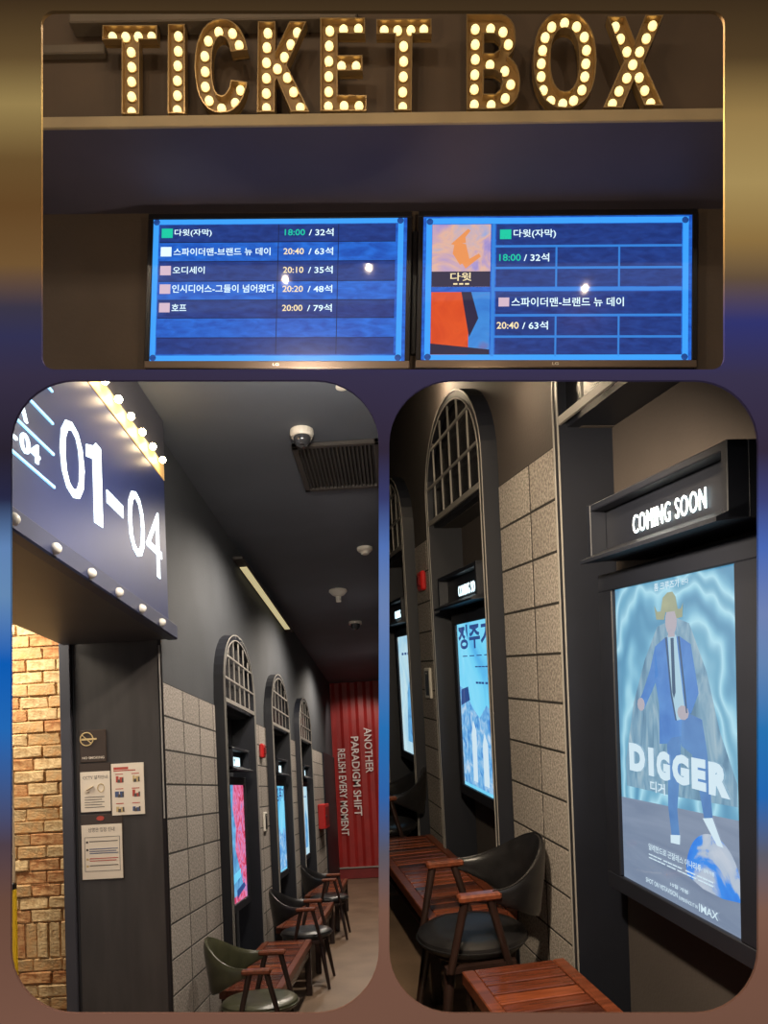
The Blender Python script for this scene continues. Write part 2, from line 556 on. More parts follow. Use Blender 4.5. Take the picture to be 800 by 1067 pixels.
def text_geo(s, bold):
    if (s, bold, SPACING[0]) in _T:
        return _T[(s, bold, SPACING[0])]
    cu = bpy.data.curves.new('lettering', 'FONT')
    cu.body = s
    cu.size = 1.0
    cu.resolution_u = 3
    cu.offset = bold
    cu.space_character = 1.0 + SPACING[0]
    o = bpy.data.objects.new('lettering', cu)
    COL.objects.link(o)
    dg = bpy.context.evaluated_depsgraph_get()
    me = o.evaluated_get(dg).to_mesh()
    vs = [(v.co.x, v.co.y) for v in me.vertices]
    fs = [tuple(p.vertices) for p in me.polygons]
    o.evaluated_get(dg).to_mesh_clear()
    bpy.data.objects.remove(o, do_unlink=True)
    bpy.data.curves.remove(cu)
    _T[(s, bold, SPACING[0])] = (vs, fs)
    return vs, fs


def text(bm, s, u0, u1, v0, v1, f, bold=0.0, depth=0.0, shear=0.0):
    """lettering fitted into the rectangle u0..u1 x v0..v1; f(u, v, d) -> point"""
    vs, fs = text_geo(s, bold)
    if not vs:
        return
    a0, a1 = min(v[0] for v in vs), max(v[0] for v in vs)
    b0, b1 = min(v[1] for v in vs), max(v[1] for v in vs)
    P = []
    for x, y in vs:
        k = (y - b0) / (b1 - b0)
        l = (x - a0) / (a1 - a0)
        P.append((u0 + l * (u1 - u0) + k * shear, v0 + k * (v1 - v0)))
    front = [bm.verts.new(f(u, v, depth)) for u, v in P]
    for q in fs:
        try:
            bm.faces.new([front[i] for i in q])
        except ValueError:
            pass
    if depth > 0:
        back = [bm.verts.new(f(u, v, 0)) for u, v in P]
        ec = {}
        for q in fs:
            for i in range(len(q)):
                e = (q[i], q[(i + 1) % len(q)])
                k = tuple(sorted(e))
                ec[k] = None if k in ec else e
        for e in ec.values():
            if e:
                bm.faces.new((front[e[0]], front[e[1]], back[e[1]], back[e[0]]))


# the raked soffit that parts the upper counter from the corridors below
RAKE_N = (RC @ Vector((0, -800, -371))).normalized()


PART_N = (RC @ Vector((-1, 0, 0))).normalized()


def clip_at_partition(o):
    """end a piece of the right corridor at the partition"""
    clip(o, EYE - PART_N * 0.0065, PART_N)


def clip_under_rake(o):
    clip(o, EYE, RAKE_N)


def clip(o, pco, pno):
    bpy.context.view_layer.update()
    for q in [o] + list(o.children_recursive):
        if q.type != 'MESH':
            continue
        ds = [(q.matrix_world @ Vector(c) - pco).dot(pno) for c in q.bound_box]
        if max(ds) <= 1e-6:
            continue
        if q.data.users > 1:
            q.data = q.data.copy()
        inv = q.matrix_world.inverted()
        co = inv @ pco
        no = (inv.to_3x3() @ pno).normalized()
        bm = bmesh.new()
        bm.from_mesh(q.data)
        bmesh.ops.bisect_plane(bm, geom=list(bm.verts) + list(bm.edges) + list(bm.faces), plane_co=co, plane_no=no, clear_outer=True)
        bm.to_mesh(q.data)
        bm.free()
    for q in list(o.children_recursive):
        if q.type == 'MESH' and len(q.data.vertices) == 0:
            bpy.data.objects.remove(q, do_unlink=True)

# ================================================================== the shell
BASE[0] = MC
k = BOARD_Z / 800
px = lambda x, y: ((x - 400) * k, (y - 762) * k)


def pr(x0, y0, x1, y1, r):
    a, b = px(x0, y0), px(x1, y1)
    return rrect(a[0], a[1], b[0], b[1], r * k)


bm = bmesh.new()
plate(bm, [[px(-1000, -1050), px(1800, -1050), px(1800, 1740), px(-1000, 1740)], pr(43, 11, 755, 385, 14), pr(11, 396, 394.5, 1056, 66), pr(405.5, 396, 790, 1056, 66)], lambda u, v, d: Vector((u, v, d)), BOARD_Z, BOARD_Z + 0.006)
struct('wall_front', bm, 'mural', 'front panel with three rounded openings and a blurred brown and blue print')

bm = bmesh.new()       # raked soffit between the counter above and the corridors below
for z in (BOARD_Z + 0.004, 4.9):
    pass
v = [bm.verts.new((x, (r - 762) / 800 * z, z)) for z in (BOARD_Z + 0.004, 4.9) for x in (-2.9, 2.9) for r in (388.5, 392.5)]
for q in ((0, 2, 6, 4), (1, 5, 7, 3), (0, 1, 3, 2), (4, 6, 7, 5), (0, 4, 5, 1), (2, 3, 7, 6)):
    bm.faces.new([v[i] for i in q])
struct('ceiling_raked', bm, 'dark', 'dark raked soffit under the ticket counter')

bm = bmesh.new()       # partition between the two corridors
box(bm, -0.005, 0.005, -6.0, 2.2, BOARD_Z + 0.004, 15.0)
o = struct('wall_partition', bm, 'dark', 'thin dark partition between the two corridors')
clip_under_rake(o)

BASE[0] = ID4
bm = bmesh.new(); box(bm, -3.5, 3.2, 0.9, 14.6, -0.12, -0.004); struct('floor', bm, 'floor', 'brown polished concrete floor of the left corridor')
bm = bmesh.new(); box(bm, -3.6, -3.5, 0.9, 14.6, -0.12, 5.2); struct('wall_left_outer', bm, 'dark', 'dark outer wall on the left')
bm = bmesh.new(); box(bm, 3.2, 3.3, 0.9, 14.6, -0.12, 5.2); struct('wall_right_outer', bm, 'dark', 'dark outer wall on the right')
bm = bmesh.new(); box(bm, -3.5, 3.2, 0.9, 14.6, 5.0, 5.1); struct('ceiling_roof', bm, 'dark', 'dark roof over everything')
bm = bmesh.new(); box(bm, -3.5, 3.2, 14.5, 14.6, -0.12, 5.0); struct('wall_rear_outer', bm, 'dark', 'dark outer wall at the rear')

# ================================================================== ticket counter (upper picture)
BASE[0] = M1
FY = 2.57            # fascia front
bm = bmesh.new(); box(bm, -2.9, 2.7, 3.0, 3.08, 1.40, 2.30); o = struct('wall_counter', bm, 'counter_wall', 'brown painted wall behind the two screens'); bpy.context.view_layer.update(); clip(o, EYE, -RAKE_N)
bm = bmesh.new(); box(bm, -2.9, 2.7, FY + 0.012, 3.0, 2.19, 2.215); struct('trim_soffit', bm, 'soffit', 'navy soffit above the screens')
bm = bmesh.new(); box(bm, -2.9, 2.7, FY, FY + 0.012, 2.188, 2.228, 0.002); struct('trim_ledge', bm, 'ledge', 'beige ledge under the bulb letters')
bm = bmesh.new(); box(bm, -2.9, 2.7, FY + 0.09, FY + 0.14, 2.21, 3.25); struct('wall_fascia', bm, 'fascia', 'dark brown wall behind the bulb letters')
bm = bmesh.new(); box(bm, -2.9, 2.7, 1.2, FY + 0.14, 3.2, 3.26); struct('ceiling_counter', bm, 'dark', 'dark ceiling over the ticket counter')
bm = bmesh.new()
box(bm, -1.28, -0.25, FY + 0.03, FY + 0.09, 2.60, 2.665, 0.004)
struct('trim_beam', bm, 'beam', 'grey beam under the ceiling above the letters')
bm = bmesh.new()
box(bm, -1.45, -1.16, FY + 0.06, FY + 0.09, 2.515, 2.55, 0.004)
struct('trim_duct', bm, 'beam', 'short grey duct left of the letters')

LETTERS = [
    ('T',-1.045,2.229,[[-66,293],[-19,292],[26,292],[74,291],[2,236],[6,182],[7,129],[9,75],[11,19]],[[[-98,324],[97,320],[98,268],[35,269],[44,0],[-19,1],[-28,270],[-97,271]]]),
    ('I',-0.875,2.227,[[-1,291],[0,237],[0,184],[0,130],[2,76],[3,23]],[[[-35,323],[25,322],[35,0],[-26,1]]]),
    ('C',-0.717,2.222,[[58,254],[33,298],[-16,304],[-52,272],[-63,217],[-60,161],[-58,106],[-43,56],[2,27],[50,46],[67,92]],[[[91,225],[83,259],[71,287],[56,310],[38,326],[18,336],[-9,339],[-32,334],[-51,323],[-67,305],[-79,281],[-88,251],[-93,215],[-94,170],[-90,125],[-83,90],[-73,60],[-59,35],[-43,17],[-23,5],[0,0],[27,2],[47,11],[64,26],[77,48],[87,76],[94,109],[35,118],[31,93],[23,75],[14,64],[1,62],[-11,68],[-20,82],[-27,104],[-32,132],[-34,169],[-34,207],[-31,235],[-25,256],[-16,270],[-5,276],[8,273],[18,263],[26,244],[32,219]]]),
    ('K',-0.498,2.221,[[-61,297],[-63,245],[-63,190],[-62,134],[-61,79],[-59,26],[43,297],[21,254],[0,209],[-24,167],[12,135],[35,83],[60,26]],[[[-94,327],[-33,326],[-30,217],[17,325],[76,324],[11,169],[94,0],[30,1],[-23,122],[-29,108],[-27,2],[-89,2]]]),
    ('E',-0.29,2.218,[[-51,301],[-52,247],[-52,192],[-51,137],[-50,82],[-50,29],[-3,305],[49,306],[-7,173],[44,172],[5,30],[57,29]],[[[-84,336],[72,333],[73,276],[-22,278],[-20,200],[66,199],[67,144],[-19,145],[-17,58],[83,56],[84,0],[-76,2]]]),
    ('T',-0.082,2.223,[[-69,299],[-22,298],[24,298],[69,299],[0,241],[1,187],[1,132],[0,77],[1,23]],[[[-96,327],[95,326],[96,271],[30,272],[32,0],[-28,1],[-30,273],[-95,274]]]),
    ('B',0.227,2.221,[[-62,298],[-61,243],[-60,190],[-61,135],[-62,83],[-61,28],[-9,298],[34,286],[53,241],[-9,169],[42,146],[63,98],[45,49],[-3,26]],[[[-94,341],[10,339],[24,338],[43,331],[58,318],[69,300],[75,277],[77,247],[74,222],[65,202],[53,187],[69,171],[82,153],[90,129],[94,99],[92,66],[85,42],[73,23],[57,10],[36,3],[15,0],[-88,1]],[[-32,268],[6,267],[21,253],[25,233],[19,209],[4,199],[-31,200]],[[-31,140],[8,139],[28,124],[33,96],[25,69],[9,54],[-30,55]]]),
    ('O',0.472,2.224,[[0,314],[41,300],[68,263],[76,216],[74,168],[71,122],[62,75],[34,38],[-3,27],[-44,38],[-70,76],[-78,125],[-78,171],[-74,218],[-66,264],[-44,301]],[[[108,169],[105,211],[100,244],[91,272],[78,297],[63,316],[45,331],[24,340],[-2,343],[-28,341],[-49,332],[-66,319],[-81,300],[-93,276],[-101,247],[-106,214],[-108,173],[-105,131],[-100,98],[-90,70],[-78,46],[-63,26],[-45,12],[-24,3],[2,0],[28,2],[49,11],[66,24],[81,43],[93,67],[101,95],[106,128]],[[49,170],[47,205],[43,232],[35,253],[26,270],[14,280],[-1,283],[-16,280],[-28,271],[-37,255],[-44,233],[-48,207],[-49,172],[-47,137],[-42,110],[-35,89],[-25,73],[-14,63],[1,59],[17,62],[28,72],[37,88],[44,109],[48,136]]]),
    ('X',0.705,2.23,[[-60,297],[-42,254],[-20,208],[1,162],[23,116],[42,70],[62,24],[67,299],[46,254],[24,207],[-19,115],[-45,69],[-67,24]],[[[-90,323],[-29,321],[4,233],[39,325],[100,324],[34,161],[101,5],[38,6],[2,97],[-36,0],[-101,1],[-33,165]]])]


WORDS = ['first letter T of the word TICKET', 'letter I of the word TICKET', 'letter C of the word TICKET', 'letter K of the word TICKET', 'letter E of the word TICKET', 'last letter T of the word TICKET', 'letter B of the word BOX', 'letter O of the word BOX', 'letter X of the word BOX']
bm = bmesh.new()
lathe(bm, [(0.0135, 0.0), (0.0152, 0.006), (0.0145, 0.012), (0.0105, 0.017), (0.005, 0.0195), (0, 0.02)], 12, axis='-Y')
BULB = mesh('bulb', bm, 'bulb', True)
bm = bmesh.new()
lathe(bm, [(0.0, 0.001), (0.0175, 0.001), (0.0175, 0.003), (0.0145, 0.004), (0.0, 0.004)], 14, axis='-Y')
SOCK = mesh('socket', bm, 'rim', True)
fr = lambda u, v, d: Vector((u, -d, v))
for (ch, cx, z0, bulbs, loops), wd in zip(LETTERS, WORDS):
    lp = [[(a / 1000, b / 1000) for a, b in q] for q in loops]
    t = thing('marquee_letter', 'bulb-lit marquee ' + wd + ' above the screens', 'sign letter', (cx, FY + 0.034, 2.234), 0, 'TICKET BOX bulb letters')
    bm = bmesh.new(); plate(bm, lp, fr, 0.0, 0.012); part('tray', bm, 'tray', t)
    bm = bmesh.new()
    for q in lp:
        rim_ring(bm, q, 0.004 if q is lp[0] else -0.004, fr, 0.010, 0.034)
    part('rim', bm, 'rim', t)
    for (a, b) in bulbs:
        o = part('bulb', BULB, None, t)
        o.location = (a / 1000, -0.012, b / 1000)
        s = part('socket', SOCK, None, o)


def tv(name, label, x0, x1, z0, z1, fill):
    cx = (x0 + x1) / 2
    t = thing(name, label, 'screen', (cx, 3.0, z0))
    W, H = (x1 - x0), (z1 - z0)
    bm = bmesh.new()
    box(bm, -W / 2, W / 2, -0.05, 0, 0, H, 0.004)
    part('housing', bm, 'bezel', t)
    bm = bmesh.new()
    for a, b, c, d in ((-W / 2, W / 2, H - .022, H), (-W / 2, -W / 2 + .02, 0.03, H - .022), (W / 2 - .02, W / 2, 0.03, H - .022)):
        box(bm, a, b, -0.058, -0.05, c, d, 0.002)
    part('bezel', bm, 'bezel', t)
    bm = bmesh.new(); box(bm, -W / 2, W / 2, -0.058, -0.05, 0, 0.03, 0.003)
    bz = part('bezel_bottom', bm, 'bezel_low', t)
    bm = bmesh.new(); text(bm, 'LG', -0.012, 0.012, 0.009, 0.020, lambda u, v, d: Vector((u, -0.0585, v))); part('logo', bm, 'plastic', bz)
    fill(t, W, H)
    return t


def rects(t, name, m, lst, dep):
    """flat screen areas (x0, x1, z0, z1), each proud of the panel by dep"""
    for a, b, c, d in lst:
        bm = bmesh.new()
        box(bm, a, b, -0.05 - dep, -0.0495, c, d)
        o = part(name, bm, m, t)
    return o


def words(t, name, m, lst, dep, bold=0.012):
    for s, a, b, c, d in lst:
        bm = bmesh.new()
        text(bm, s, a, b, c, d, lambda u, v, e: Vector((u, -0.05 - dep, v)), bold)
        o = part(name, bm, m, t)
    return o


def frame_art(t, X, Z, c):
    """bright frame of the screen picture, c = (x0, x1, ytop, ybottom) outer, then width"""
    x0, x1, a, b, w_ = c
    rects(t, 'screen_frame', 's_border', [(X(x0), X(x1), Z(a + w_), Z(a)), (X(x0), X(x1), Z(b), Z(b - w_)), (X(x0), X(x0 + w_), Z(b), Z(a)), (X(x1 - w_), X(x1), Z(b), Z(a))], 0.0012)
    bm = bmesh.new()
    for x in (x0 + w_ * .6, x1 - w_ * .6):
        for y in (a + w_ * .6, b - w_ * .6):
            bm = bmesh.new()
            lathe(bm, [(0.013, 0), (0.010, 0.0015), (0, 0.002)], 12, (X(x), -0.0512, Z(y)), '-Y')
            part('screen_frame_stud', bm, 's_row', t)


def fill_left(t, W, H):
    X = lambda c: -W / 2 + (c - 62) / 688 * W
    Z = lambda c: H - (c - 58) / 400 * H
    rects(t, 'screen_panel', 's_blue', [(X(72), X(740), Z(443), Z(68))], 0.0004)
    frame_art(t, X, Z, (75, 728, 70, 438, 14))
    rects(t, 'screen_row', 's_navy', [(X(92), X(708), Z(130), Z(86)), (X(92), X(708), Z(231), Z(182)), (X(92), X(708), Z(326), Z(282)), (X(92), X(708), Z(420), Z(379))], 0.0008)
    rects(t, 'screen_line', 's_line', [(X(92), X(708), Z(y + 1), Z(y - 1)) for y in (131, 181, 232, 281, 327, 378)] + [(X(x - 1), X(x + 1), Z(420), Z(86)) for x in (404, 560)], 0.0012)
    rects(t, 'rating_icon', 's_green', [(X(97), X(126), Z(119), Z(95))], 0.0016)
    for y, m in ((155, 's_white'), (204, 's_pink'), (252, 's_pink'), (300, 's_pink')):
        rects(t, 'rating_icon', m, [(X(96), X(124), Z(y + 12), Z(y - 12))], 0.0016)
    words(t, 'film_title', 's_white', [('다윗(자막)', X(131), X(229), Z(117), Z(97)), ('스파이더맨-브랜드 뉴 데이', X(130), X(384), Z(166), Z(146)), ('오디세이', X(129), X(213), Z(213), Z(194)), ('인시디어스-그들이 넘어왔다', X(129), X(397), Z(262), Z(241)), ('호프', X(129), X(168), Z(309), Z(291))], 0.002)
    words(t, 'show_time', 's_cream', [(s, X(418), X(471), Z(y + 8), Z(y - 8)) for s, y in (('20:40', 156), ('20:10', 204), ('20:20', 253), ('20:00', 302))], 0.002)
    words(t, 'show_time_green', 's_green', [('18:00', X(420), X(473), Z(115), Z(99))], 0.002)
    words(t, 'seat_count', 's_white', [(s, X(483), X(547), Z(y + 10), Z(y - 10)) for s, y in (('/ 32석', 107), ('/ 63석', 156), ('/ 35석', 204), ('/ 48석', 253), ('/ 79석', 302))], 0.002)


def fill_right(t, W, H):
    X = lambda c: -W / 2 + (c - 32) / 736 * W
    Z = lambda c: H - (c - 48) / 412 * H
    rects(t, 'screen_panel', 's_blue', [(X(45), X(755), Z(448), Z(58))], 0.0004)
    frame_art(t, X, Z, (54, 746, 66, 440, 15))
    rects(t, 'screen_row', 's_navy', [(X(241), X(728), Z(b), Z(a)) for a, b in ((83, 138), (144, 196), (201, 247), (260, 319), (326, 375), (381, 428))], 0.0008)
    cl = [(X(238), X(730), Z(y + 3), Z(y - 3)) for y in (141, 198, 322, 378)] + [(X(238), X(730), Z(258), Z(249))]
    cl += [(X(x - 2.5), X(x + 2.5), Z(b), Z(a)) for x in (400, 565) for a, b in ((141, 249), (322, 430))] + [(X(229), X(238), Z(430), Z(81))]
    rects(t, 'screen_line', 's_cell', cl, 0.0012)
    p = rects(t, 'film_picture', 's_pic1', [(X(70), X(226), Z(247), Z(83))], 0.0016)
    rects(p, 'picture_ground', 's_picd', [(X(70), X(226), Z(247), Z(207))], 0.0019)
    bm = bmesh.new()     # a pale leaping figure
    for q in ([(120, 135), (165, 95), (172, 100), (140, 140)], [(130, 130), (160, 135), (170, 175), (145, 190), (125, 160)], [(150, 185), (195, 160), (200, 168), (160, 200)], [(140, 118), (158, 116), (160, 132), (142, 134)]):
        vs = [bm.verts.new((X(a), -0.0522, Z(b))) for a, b in q]
        bm.faces.new(vs)
    part('picture_figure', bm, 's_orange', p)
    words(p, 'picture_title', 's_cream', [('다윗', X(120), X(176), Z(232), Z(210)), ('ㅡ ㅡ ㅡ', X(128), X(170), Z(242), Z(238))], 0.0024)
    p = rects(t, 'film_picture', 's_pic2', [(X(70), X(170), Z(425), Z(261))], 0.0016)
    rects(p, 'picture_sky', 's_pic2b', [(X(170), X(226), Z(425), Z(261))], 0.0016)
    bm = bmesh.new()
    for q in ([(70, 396), (226, 412), (226, 425), (70, 425)], [(150, 261), (176, 261), (196, 330), (172, 380)]):
        vs = [bm.verts.new((X(a), -0.0522, Z(b))) for a, b in q]
        bm.faces.new(vs)
    part('picture_shapes', bm, 's_picd', p)
    rects(t, 'rating_icon', 's_green', [(X(250), X(280), Z(122), Z(97))], 0.0016)
    rects(t, 'rating_icon', 's_pink', [(X(249), X(277), Z(299), Z(276))], 0.0016)
    words(t, 'film_title', 's_white', [('다윗(자막)', X(286), X(398), Z(121), Z(97)), ('스파이더맨-브랜드 뉴 데이', X(283), X(578), Z(300), Z(276))], 0.002)
    words(t, 'show_time_green', 's_green', [('18:00', X(249), X(306), Z(180), Z(162))], 0.002)
    words(t, 'show_time', 's_cream', [('20:40', X(245), X(303), Z(358), Z(340))], 0.002)
    words(t, 'seat_count', 's_white', [('/ 32석', X(314), X(381), Z(182), Z(160)), ('/ 63석', X(312), X(380), Z(360), Z(338))], 0.002)


tv('wall_screen', 'blue showtime screen listing five films, beside the screen with two pictures', -1.096, -0.046, 1.522, 2.148, fill_left)
tv('wall_screen', 'blue showtime screen with two film pictures and a table of cells', -0.022, 1.058, 1.525, 2.151, fill_right)
bm = bmesh.new(); box(bm, -0.045, -0.023, 2.985, 3.0, 1.6, 2.1, 0.003); struct('trim_screen_gap', bm, 'bezel')

# ================================================================== shared corridor furniture
def make_chair(name, label, group, leather, loc, rz):
    """armchair: round seat, wrap-round back, short wooden arms on splayed legs; front is +y"""
    t = thing(name, label, 'chair', loc, rz, group)
    bm = bmesh.new()
    lathe(bm, [(0, 0.392), (0.185, 0.392), (0.206, 0.400), (0.216, 0.418), (0.212, 0.436), (0.195, 0.449), (0.15, 0.456), (0.08, 0.453), (0, 0.451)], 32)
    st = part('seat', bm, leather, t, True)
    bm = bmesh.new()
    n = 36
    for r0, z0 in ((0.2165, 0.420),):
        pts = [(r0 * math.cos(2 * math.pi * i / n), r0 * math.sin(2 * math.pi * i / n), z0) for i in range(n)]
        for i in range(n):
            bar(bm, pts[i], pts[(i + 1) % n], 0.004, n=5)
    part('piping', bm, leather, st, True)
    bm = bmesh.new()
    lathe(bm, [(0, 0.366), (0.165, 0.366), (0.175, 0.374), (0.175, 0.392), (0, 0.392)], 28)
    part('seat_base', bm, 'darkwood', t, True)
    # back shell
    bm = bmesh.new()
    N, rings = 30, []
    for i in range(N + 1):
        th = math.radians(-86 + 172 * i / N)
        c = max(0.0, math.cos(th * 90 / 86))
        top = 0.662 + 0.132 * c ** 2.4
        bot = 0.618 - 0.135 * c ** 1.1
        th2 = 0.012 + 0.010 * c
        sec = []
        for j in range(14):
            a = 2 * math.pi * j / 14
            zz = (top + bot) / 2 + (top - bot) / 2 * math.copysign(abs(math.sin(a)) ** 0.7, math.sin(a))
            R = 0.238 + 0.13 * max(0, (zz - 0.55)) * c + th2 * math.copysign(abs(math.cos(a)) ** 0.7, math.cos(a))
            sec.append(bm.verts.new((math.sin(th) * R, -math.cos(th) * (R + 0.02), zz)))
        rings.append(sec)
    for a, b in zip(rings, rings[1:]):
        for j in range(14):
            q = (j + 1) % 14
            bm.faces.new((a[j], a[q], b[q], b[j]))
    bm.faces.new(rings[0][::-1]); bm.faces.new(rings[-1])
    bk = part('backrest', bm, leather, t, True)
    bm = bmesh.new()
    for a, b in zip(rings_edge(0.006), rings_edge(0.006)[1:]):
        bar(bm, a, b, 0.0035, n=5)
    part('piping', bm, leather, bk, True)
    for s in (-1, 1):
        bm = bmesh.new()
        box(bm, s * 0.243 - 0.026, s * 0.243 + 0.026, -0.045, 0.115, 0.633, 0.662, 0.008)
        part('arm', bm, 'walnut', t)
        bm = bmesh.new()
        bar(bm, (s * 0.243, 0.088, 0.636), (s * 0.228, 0.150, 0.372), 0.016, 0.014, 10)
        part('arm_post', bm, 'darkwood', t, True)
        bm = bmesh.new()
        bar(bm, (s * 0.243, -0.005, 0.636), (s * 0.222, -0.075, 0.372), 0.016, 0.014, 10)
        part('arm_post', bm, 'darkwood', t, True)
        bm = bmesh.new()
        sqbar(bm, (s * 0.215, -0.10, 0.378), (s * 0.215, 0.165, 0.378), 0.03, 0.022)
        part('seat_rail', bm, 'darkwood', t)
        for e in (-1, 1):
            bm = bmesh.new()
            bar(bm, (s * 0.165, e * 0.115 + 0.02, 0.372), (s * 0.225, e * 0.175 + 0.02, 0.0), 0.022, 0.012, 10)
            part('leg', bm, 'darkwood', t, True)
    return t


def rings_edge(off):
    out = []
    N = 30
    for i in range(N + 1):
        th = math.radians(-86 + 172 * i / N)
        c = max(0.0, math.cos(th * 90 / 86))
        top = 0.662 + 0.132 * c ** 2.4
        R = 0.238 + 0.13 * (top - 0.55) * c + 0.004
        out.append((math.sin(th) * R, -math.cos(th) * (R + 0.02), top))
    return out


def make_bench(label, group, loc, length, width=0.37, height=0.40, seed=1):
    """slatted wooden bench, long side along y, loc is the middle of its footprint"""
    rnd = random.Random(seed)
    t = thing('slatted_bench', label, 'bench', loc, 0, group)
    L, W = length / 2, width / 2
    for s in (-1, 1):
        bm = bmesh.new(); box(bm, s * W - s * 0.045, s * W, -L, L, height - 0.05, height, 0.004); part('side_rail', bm, 'walnut', t)
        bm = bmesh.new(); box(bm, -W + 0.045, W - 0.045, s * L - s * 0.06, s * L, height - 0.05, height - 0.002, 0.003); part('end_rail', bm, 'slat_a', t)
        for e in (-1, 1):
            bm = bmesh.new(); box(bm, s * W - s * 0.005, s * W - s * 0.05, e * L - e * 0.03, e * L - e * 0.08, 0, height - 0.05, 0.004); part('leg', bm, 'darkwood', t)
        bm = bmesh.new(); box(bm, s * W - s * 0.012, s * W - s * 0.034, -L + 0.08, L - 0.08, height - 0.11, height - 0.05, 0.003); part('apron', bm, 'slat_b', t)
    n = max(6, round((length - 0.12) / 0.074))
    step = (length - 0.12) / n
    meshes = []
    bm = bmesh.new(); box(bm, -W + 0.047, W - 0.047, -step / 2 + 0.006, step / 2 - 0.006, height - 0.026, height - 0.004, 0.003)
    base = mesh('slat', bm, 'slat_a')
    for m in ('slat_a', 'slat_b', 'slat_c'):
        q = base.copy(); q.materials.clear(); q.materials.append(MT[m]); meshes.append(q)
    for i in range(n):
        o = part('slat', rnd.choice([meshes[0], meshes[0], meshes[1], meshes[2], meshes[1]]), None, t)
        o.location = (0, -L + 0.06 + step * (i + 0.5), rnd.uniform(-0.001, 0.001))
    return t


def arch_pts(hw, spring, apex, n=20):
    """2D outline (a, z) of the arch head from the right spring point over the top to the left one"""
    b = apex - spring
    return [(hw * math.cos(math.pi * i / n), spring + b * math.sin(math.pi * i / n) ** 0.92) for i in range(n + 1)]


def arched_niche(idx, side, xs, yc, hw, zbar, spring, apex, proud, depth, label, bar_zs, nv=5, back='plaster'):
    """tall arched surround with a barred head; the niche below the bars is left open for the poster box"""
    f = lambda a, z, o: Vector((-side * o, a, z))          # a along the wall, o out of the stone face
    o = bpy.data.objects.new('window_%d' % idx, None)
    COL.objects.link(o)
    o['kind'] = 'structure'
    o['label'] = label
    put(o, (side * xs, yc, 0))
    th = 0.045
    outer = [(hw + 0.0, 0.0)] + arch_pts(hw, spring, apex) + [(-hw, 0.0)]
    inner = [(hw - th, 0.0)] + arch_pts(hw - th, spring, apex - th) + [(-hw + th, 0.0)]
    bm = bmesh.new()
    n = len(outer)
    V = [[bm.verts.new(f(p[0], p[1], d)) for p in lp] for lp, d in ((outer, -0.012), (outer, proud), (inner, proud), (inner, -depth))]
    for a, b in zip(V, V[1:]):
        for i in range(n - 1):
            bm.faces.new((a[i], a[i + 1], b[i + 1], b[i]))
    part('casing', bm, 'casing', o)
    # thin light beads on the face of the casing
    bm = bmesh.new()
    for e in (0.004, th - 0.004):
        q = [(hw - e, 0.0)] + arch_pts(hw - e, spring, apex - e) + [(-hw + e, 0.0)]
        for p0, p1 in zip(q, q[1:]):
            sqbar(bm, f(p0[0], p0[1], proud), f(p1[0], p1[1], proud), 0.007, 0.007)
    part('bead', bm, 'muntin', o)
    # head panel behind the bars
    bm = bmesh.new()
    hp = [(hw - th, zbar)] + arch_pts(hw - th, spring, apex - th) + [(-hw + th, zbar)]
    plate(bm, [hp], lambda u, v, d: f(u, v, d), proud - 0.05, proud - 0.03)
    part('pane', bm, 'pane', o)
    # niche head and back
    bm = bmesh.new(); bx(bm, f, -hw + th, hw - th, zbar - 0.02, zbar, -depth, proud - 0.03); part('niche_head', bm, 'casing', o)
    bm = bmesh.new(); bx(bm, f, -hw, hw, 0.0, zbar + 0.02, -depth - 0.02, -depth); part('niche_back', bm, back, o)
    hwz = lambda z: (hw - th) if z <= spring else (hw - th) * math.cos(math.asin(min(1, ((z - spring) / (apex - th - spring)) ** (1 / 0.92))))
    for i, z in enumerate(bar_zs):
        w_ = hwz(z)
        t2 = 0.013 if i == 0 else 0.006
        bm = bmesh.new(); bx(bm, f, -w_, w_, z - t2, z + t2, proud - 0.008, proud + 0.002); part('muntin', bm, 'muntin', o)
    for j in range(nv):
        a = -hw + th + (2 * (hw - th)) * (j + 1) / (nv + 1)
        r = abs(a) / (hw - th)
        zt = spring + (apex - th - spring) * math.sin(math.acos(r)) ** 0.92
        bm = bmesh.new(); bx(bm, f, a - 0.0035, a + 0.0035, zbar, zt, proud - 0.009, proud - 0.001); part('muntin', bm, 'muntin', o)
    return o


def bx(bm, f, a0, a1, z0, z1, o0, o1, bev=0.0):
    p, q = f(a0, z0, o0), f(a1, z1, o1)
    box(bm, min(p.x, q.x), max(p.x, q.x), min(p.y, q.y), max(p.y, q.y), min(p.z, q.z), max(p.z, q.z), bev)


def poster_box(label, side, xs, y0, y1, z0, z1, out, depth, art, group, frame=0.05):
    """back-lit poster case; out = picture plane measured out of the stone face"""
    yc = (y0 + y1) / 2
    f = lambda a, z, o: Vector((-side * o, a, z))
    t = thing('poster_lightbox', label, 'poster', (side * xs, yc, z0), 0, group)
    W, H = (y1 - y0) / 2, z1 - z0
    bm = bmesh.new()
    bx(bm, f, -W - frame, W + frame, -0.055, H + 0.055, -depth + 0.002, out - 0.01, 0.003)
    part('case', bm, 'casing', t)
    for a0, a1, c0, c1, nm in ((-W - frame, W + frame, H, H + 0.055, 'frame_top'), (-W - frame, -W, 0, H, 'frame_side'), (W, W + frame, 0, H, 'frame_side'), (-W - frame, W + frame, -0.055, 0, 'frame_bottom')):
        bm = bmesh.new(); bx(bm, f, a0, a1, c0, c1, out - 0.01, out + 0.014, 0.003); part(nm, bm, 'casing', t)
    # reading direction: seen from the corridor, left-hand wall runs away to the right and the right-hand wall to the left
    sg = -side
    g = lambda u, v, d: f(sg * (-W + 2 * W * u), H * v, out + d)
    art(t, g)
    return t


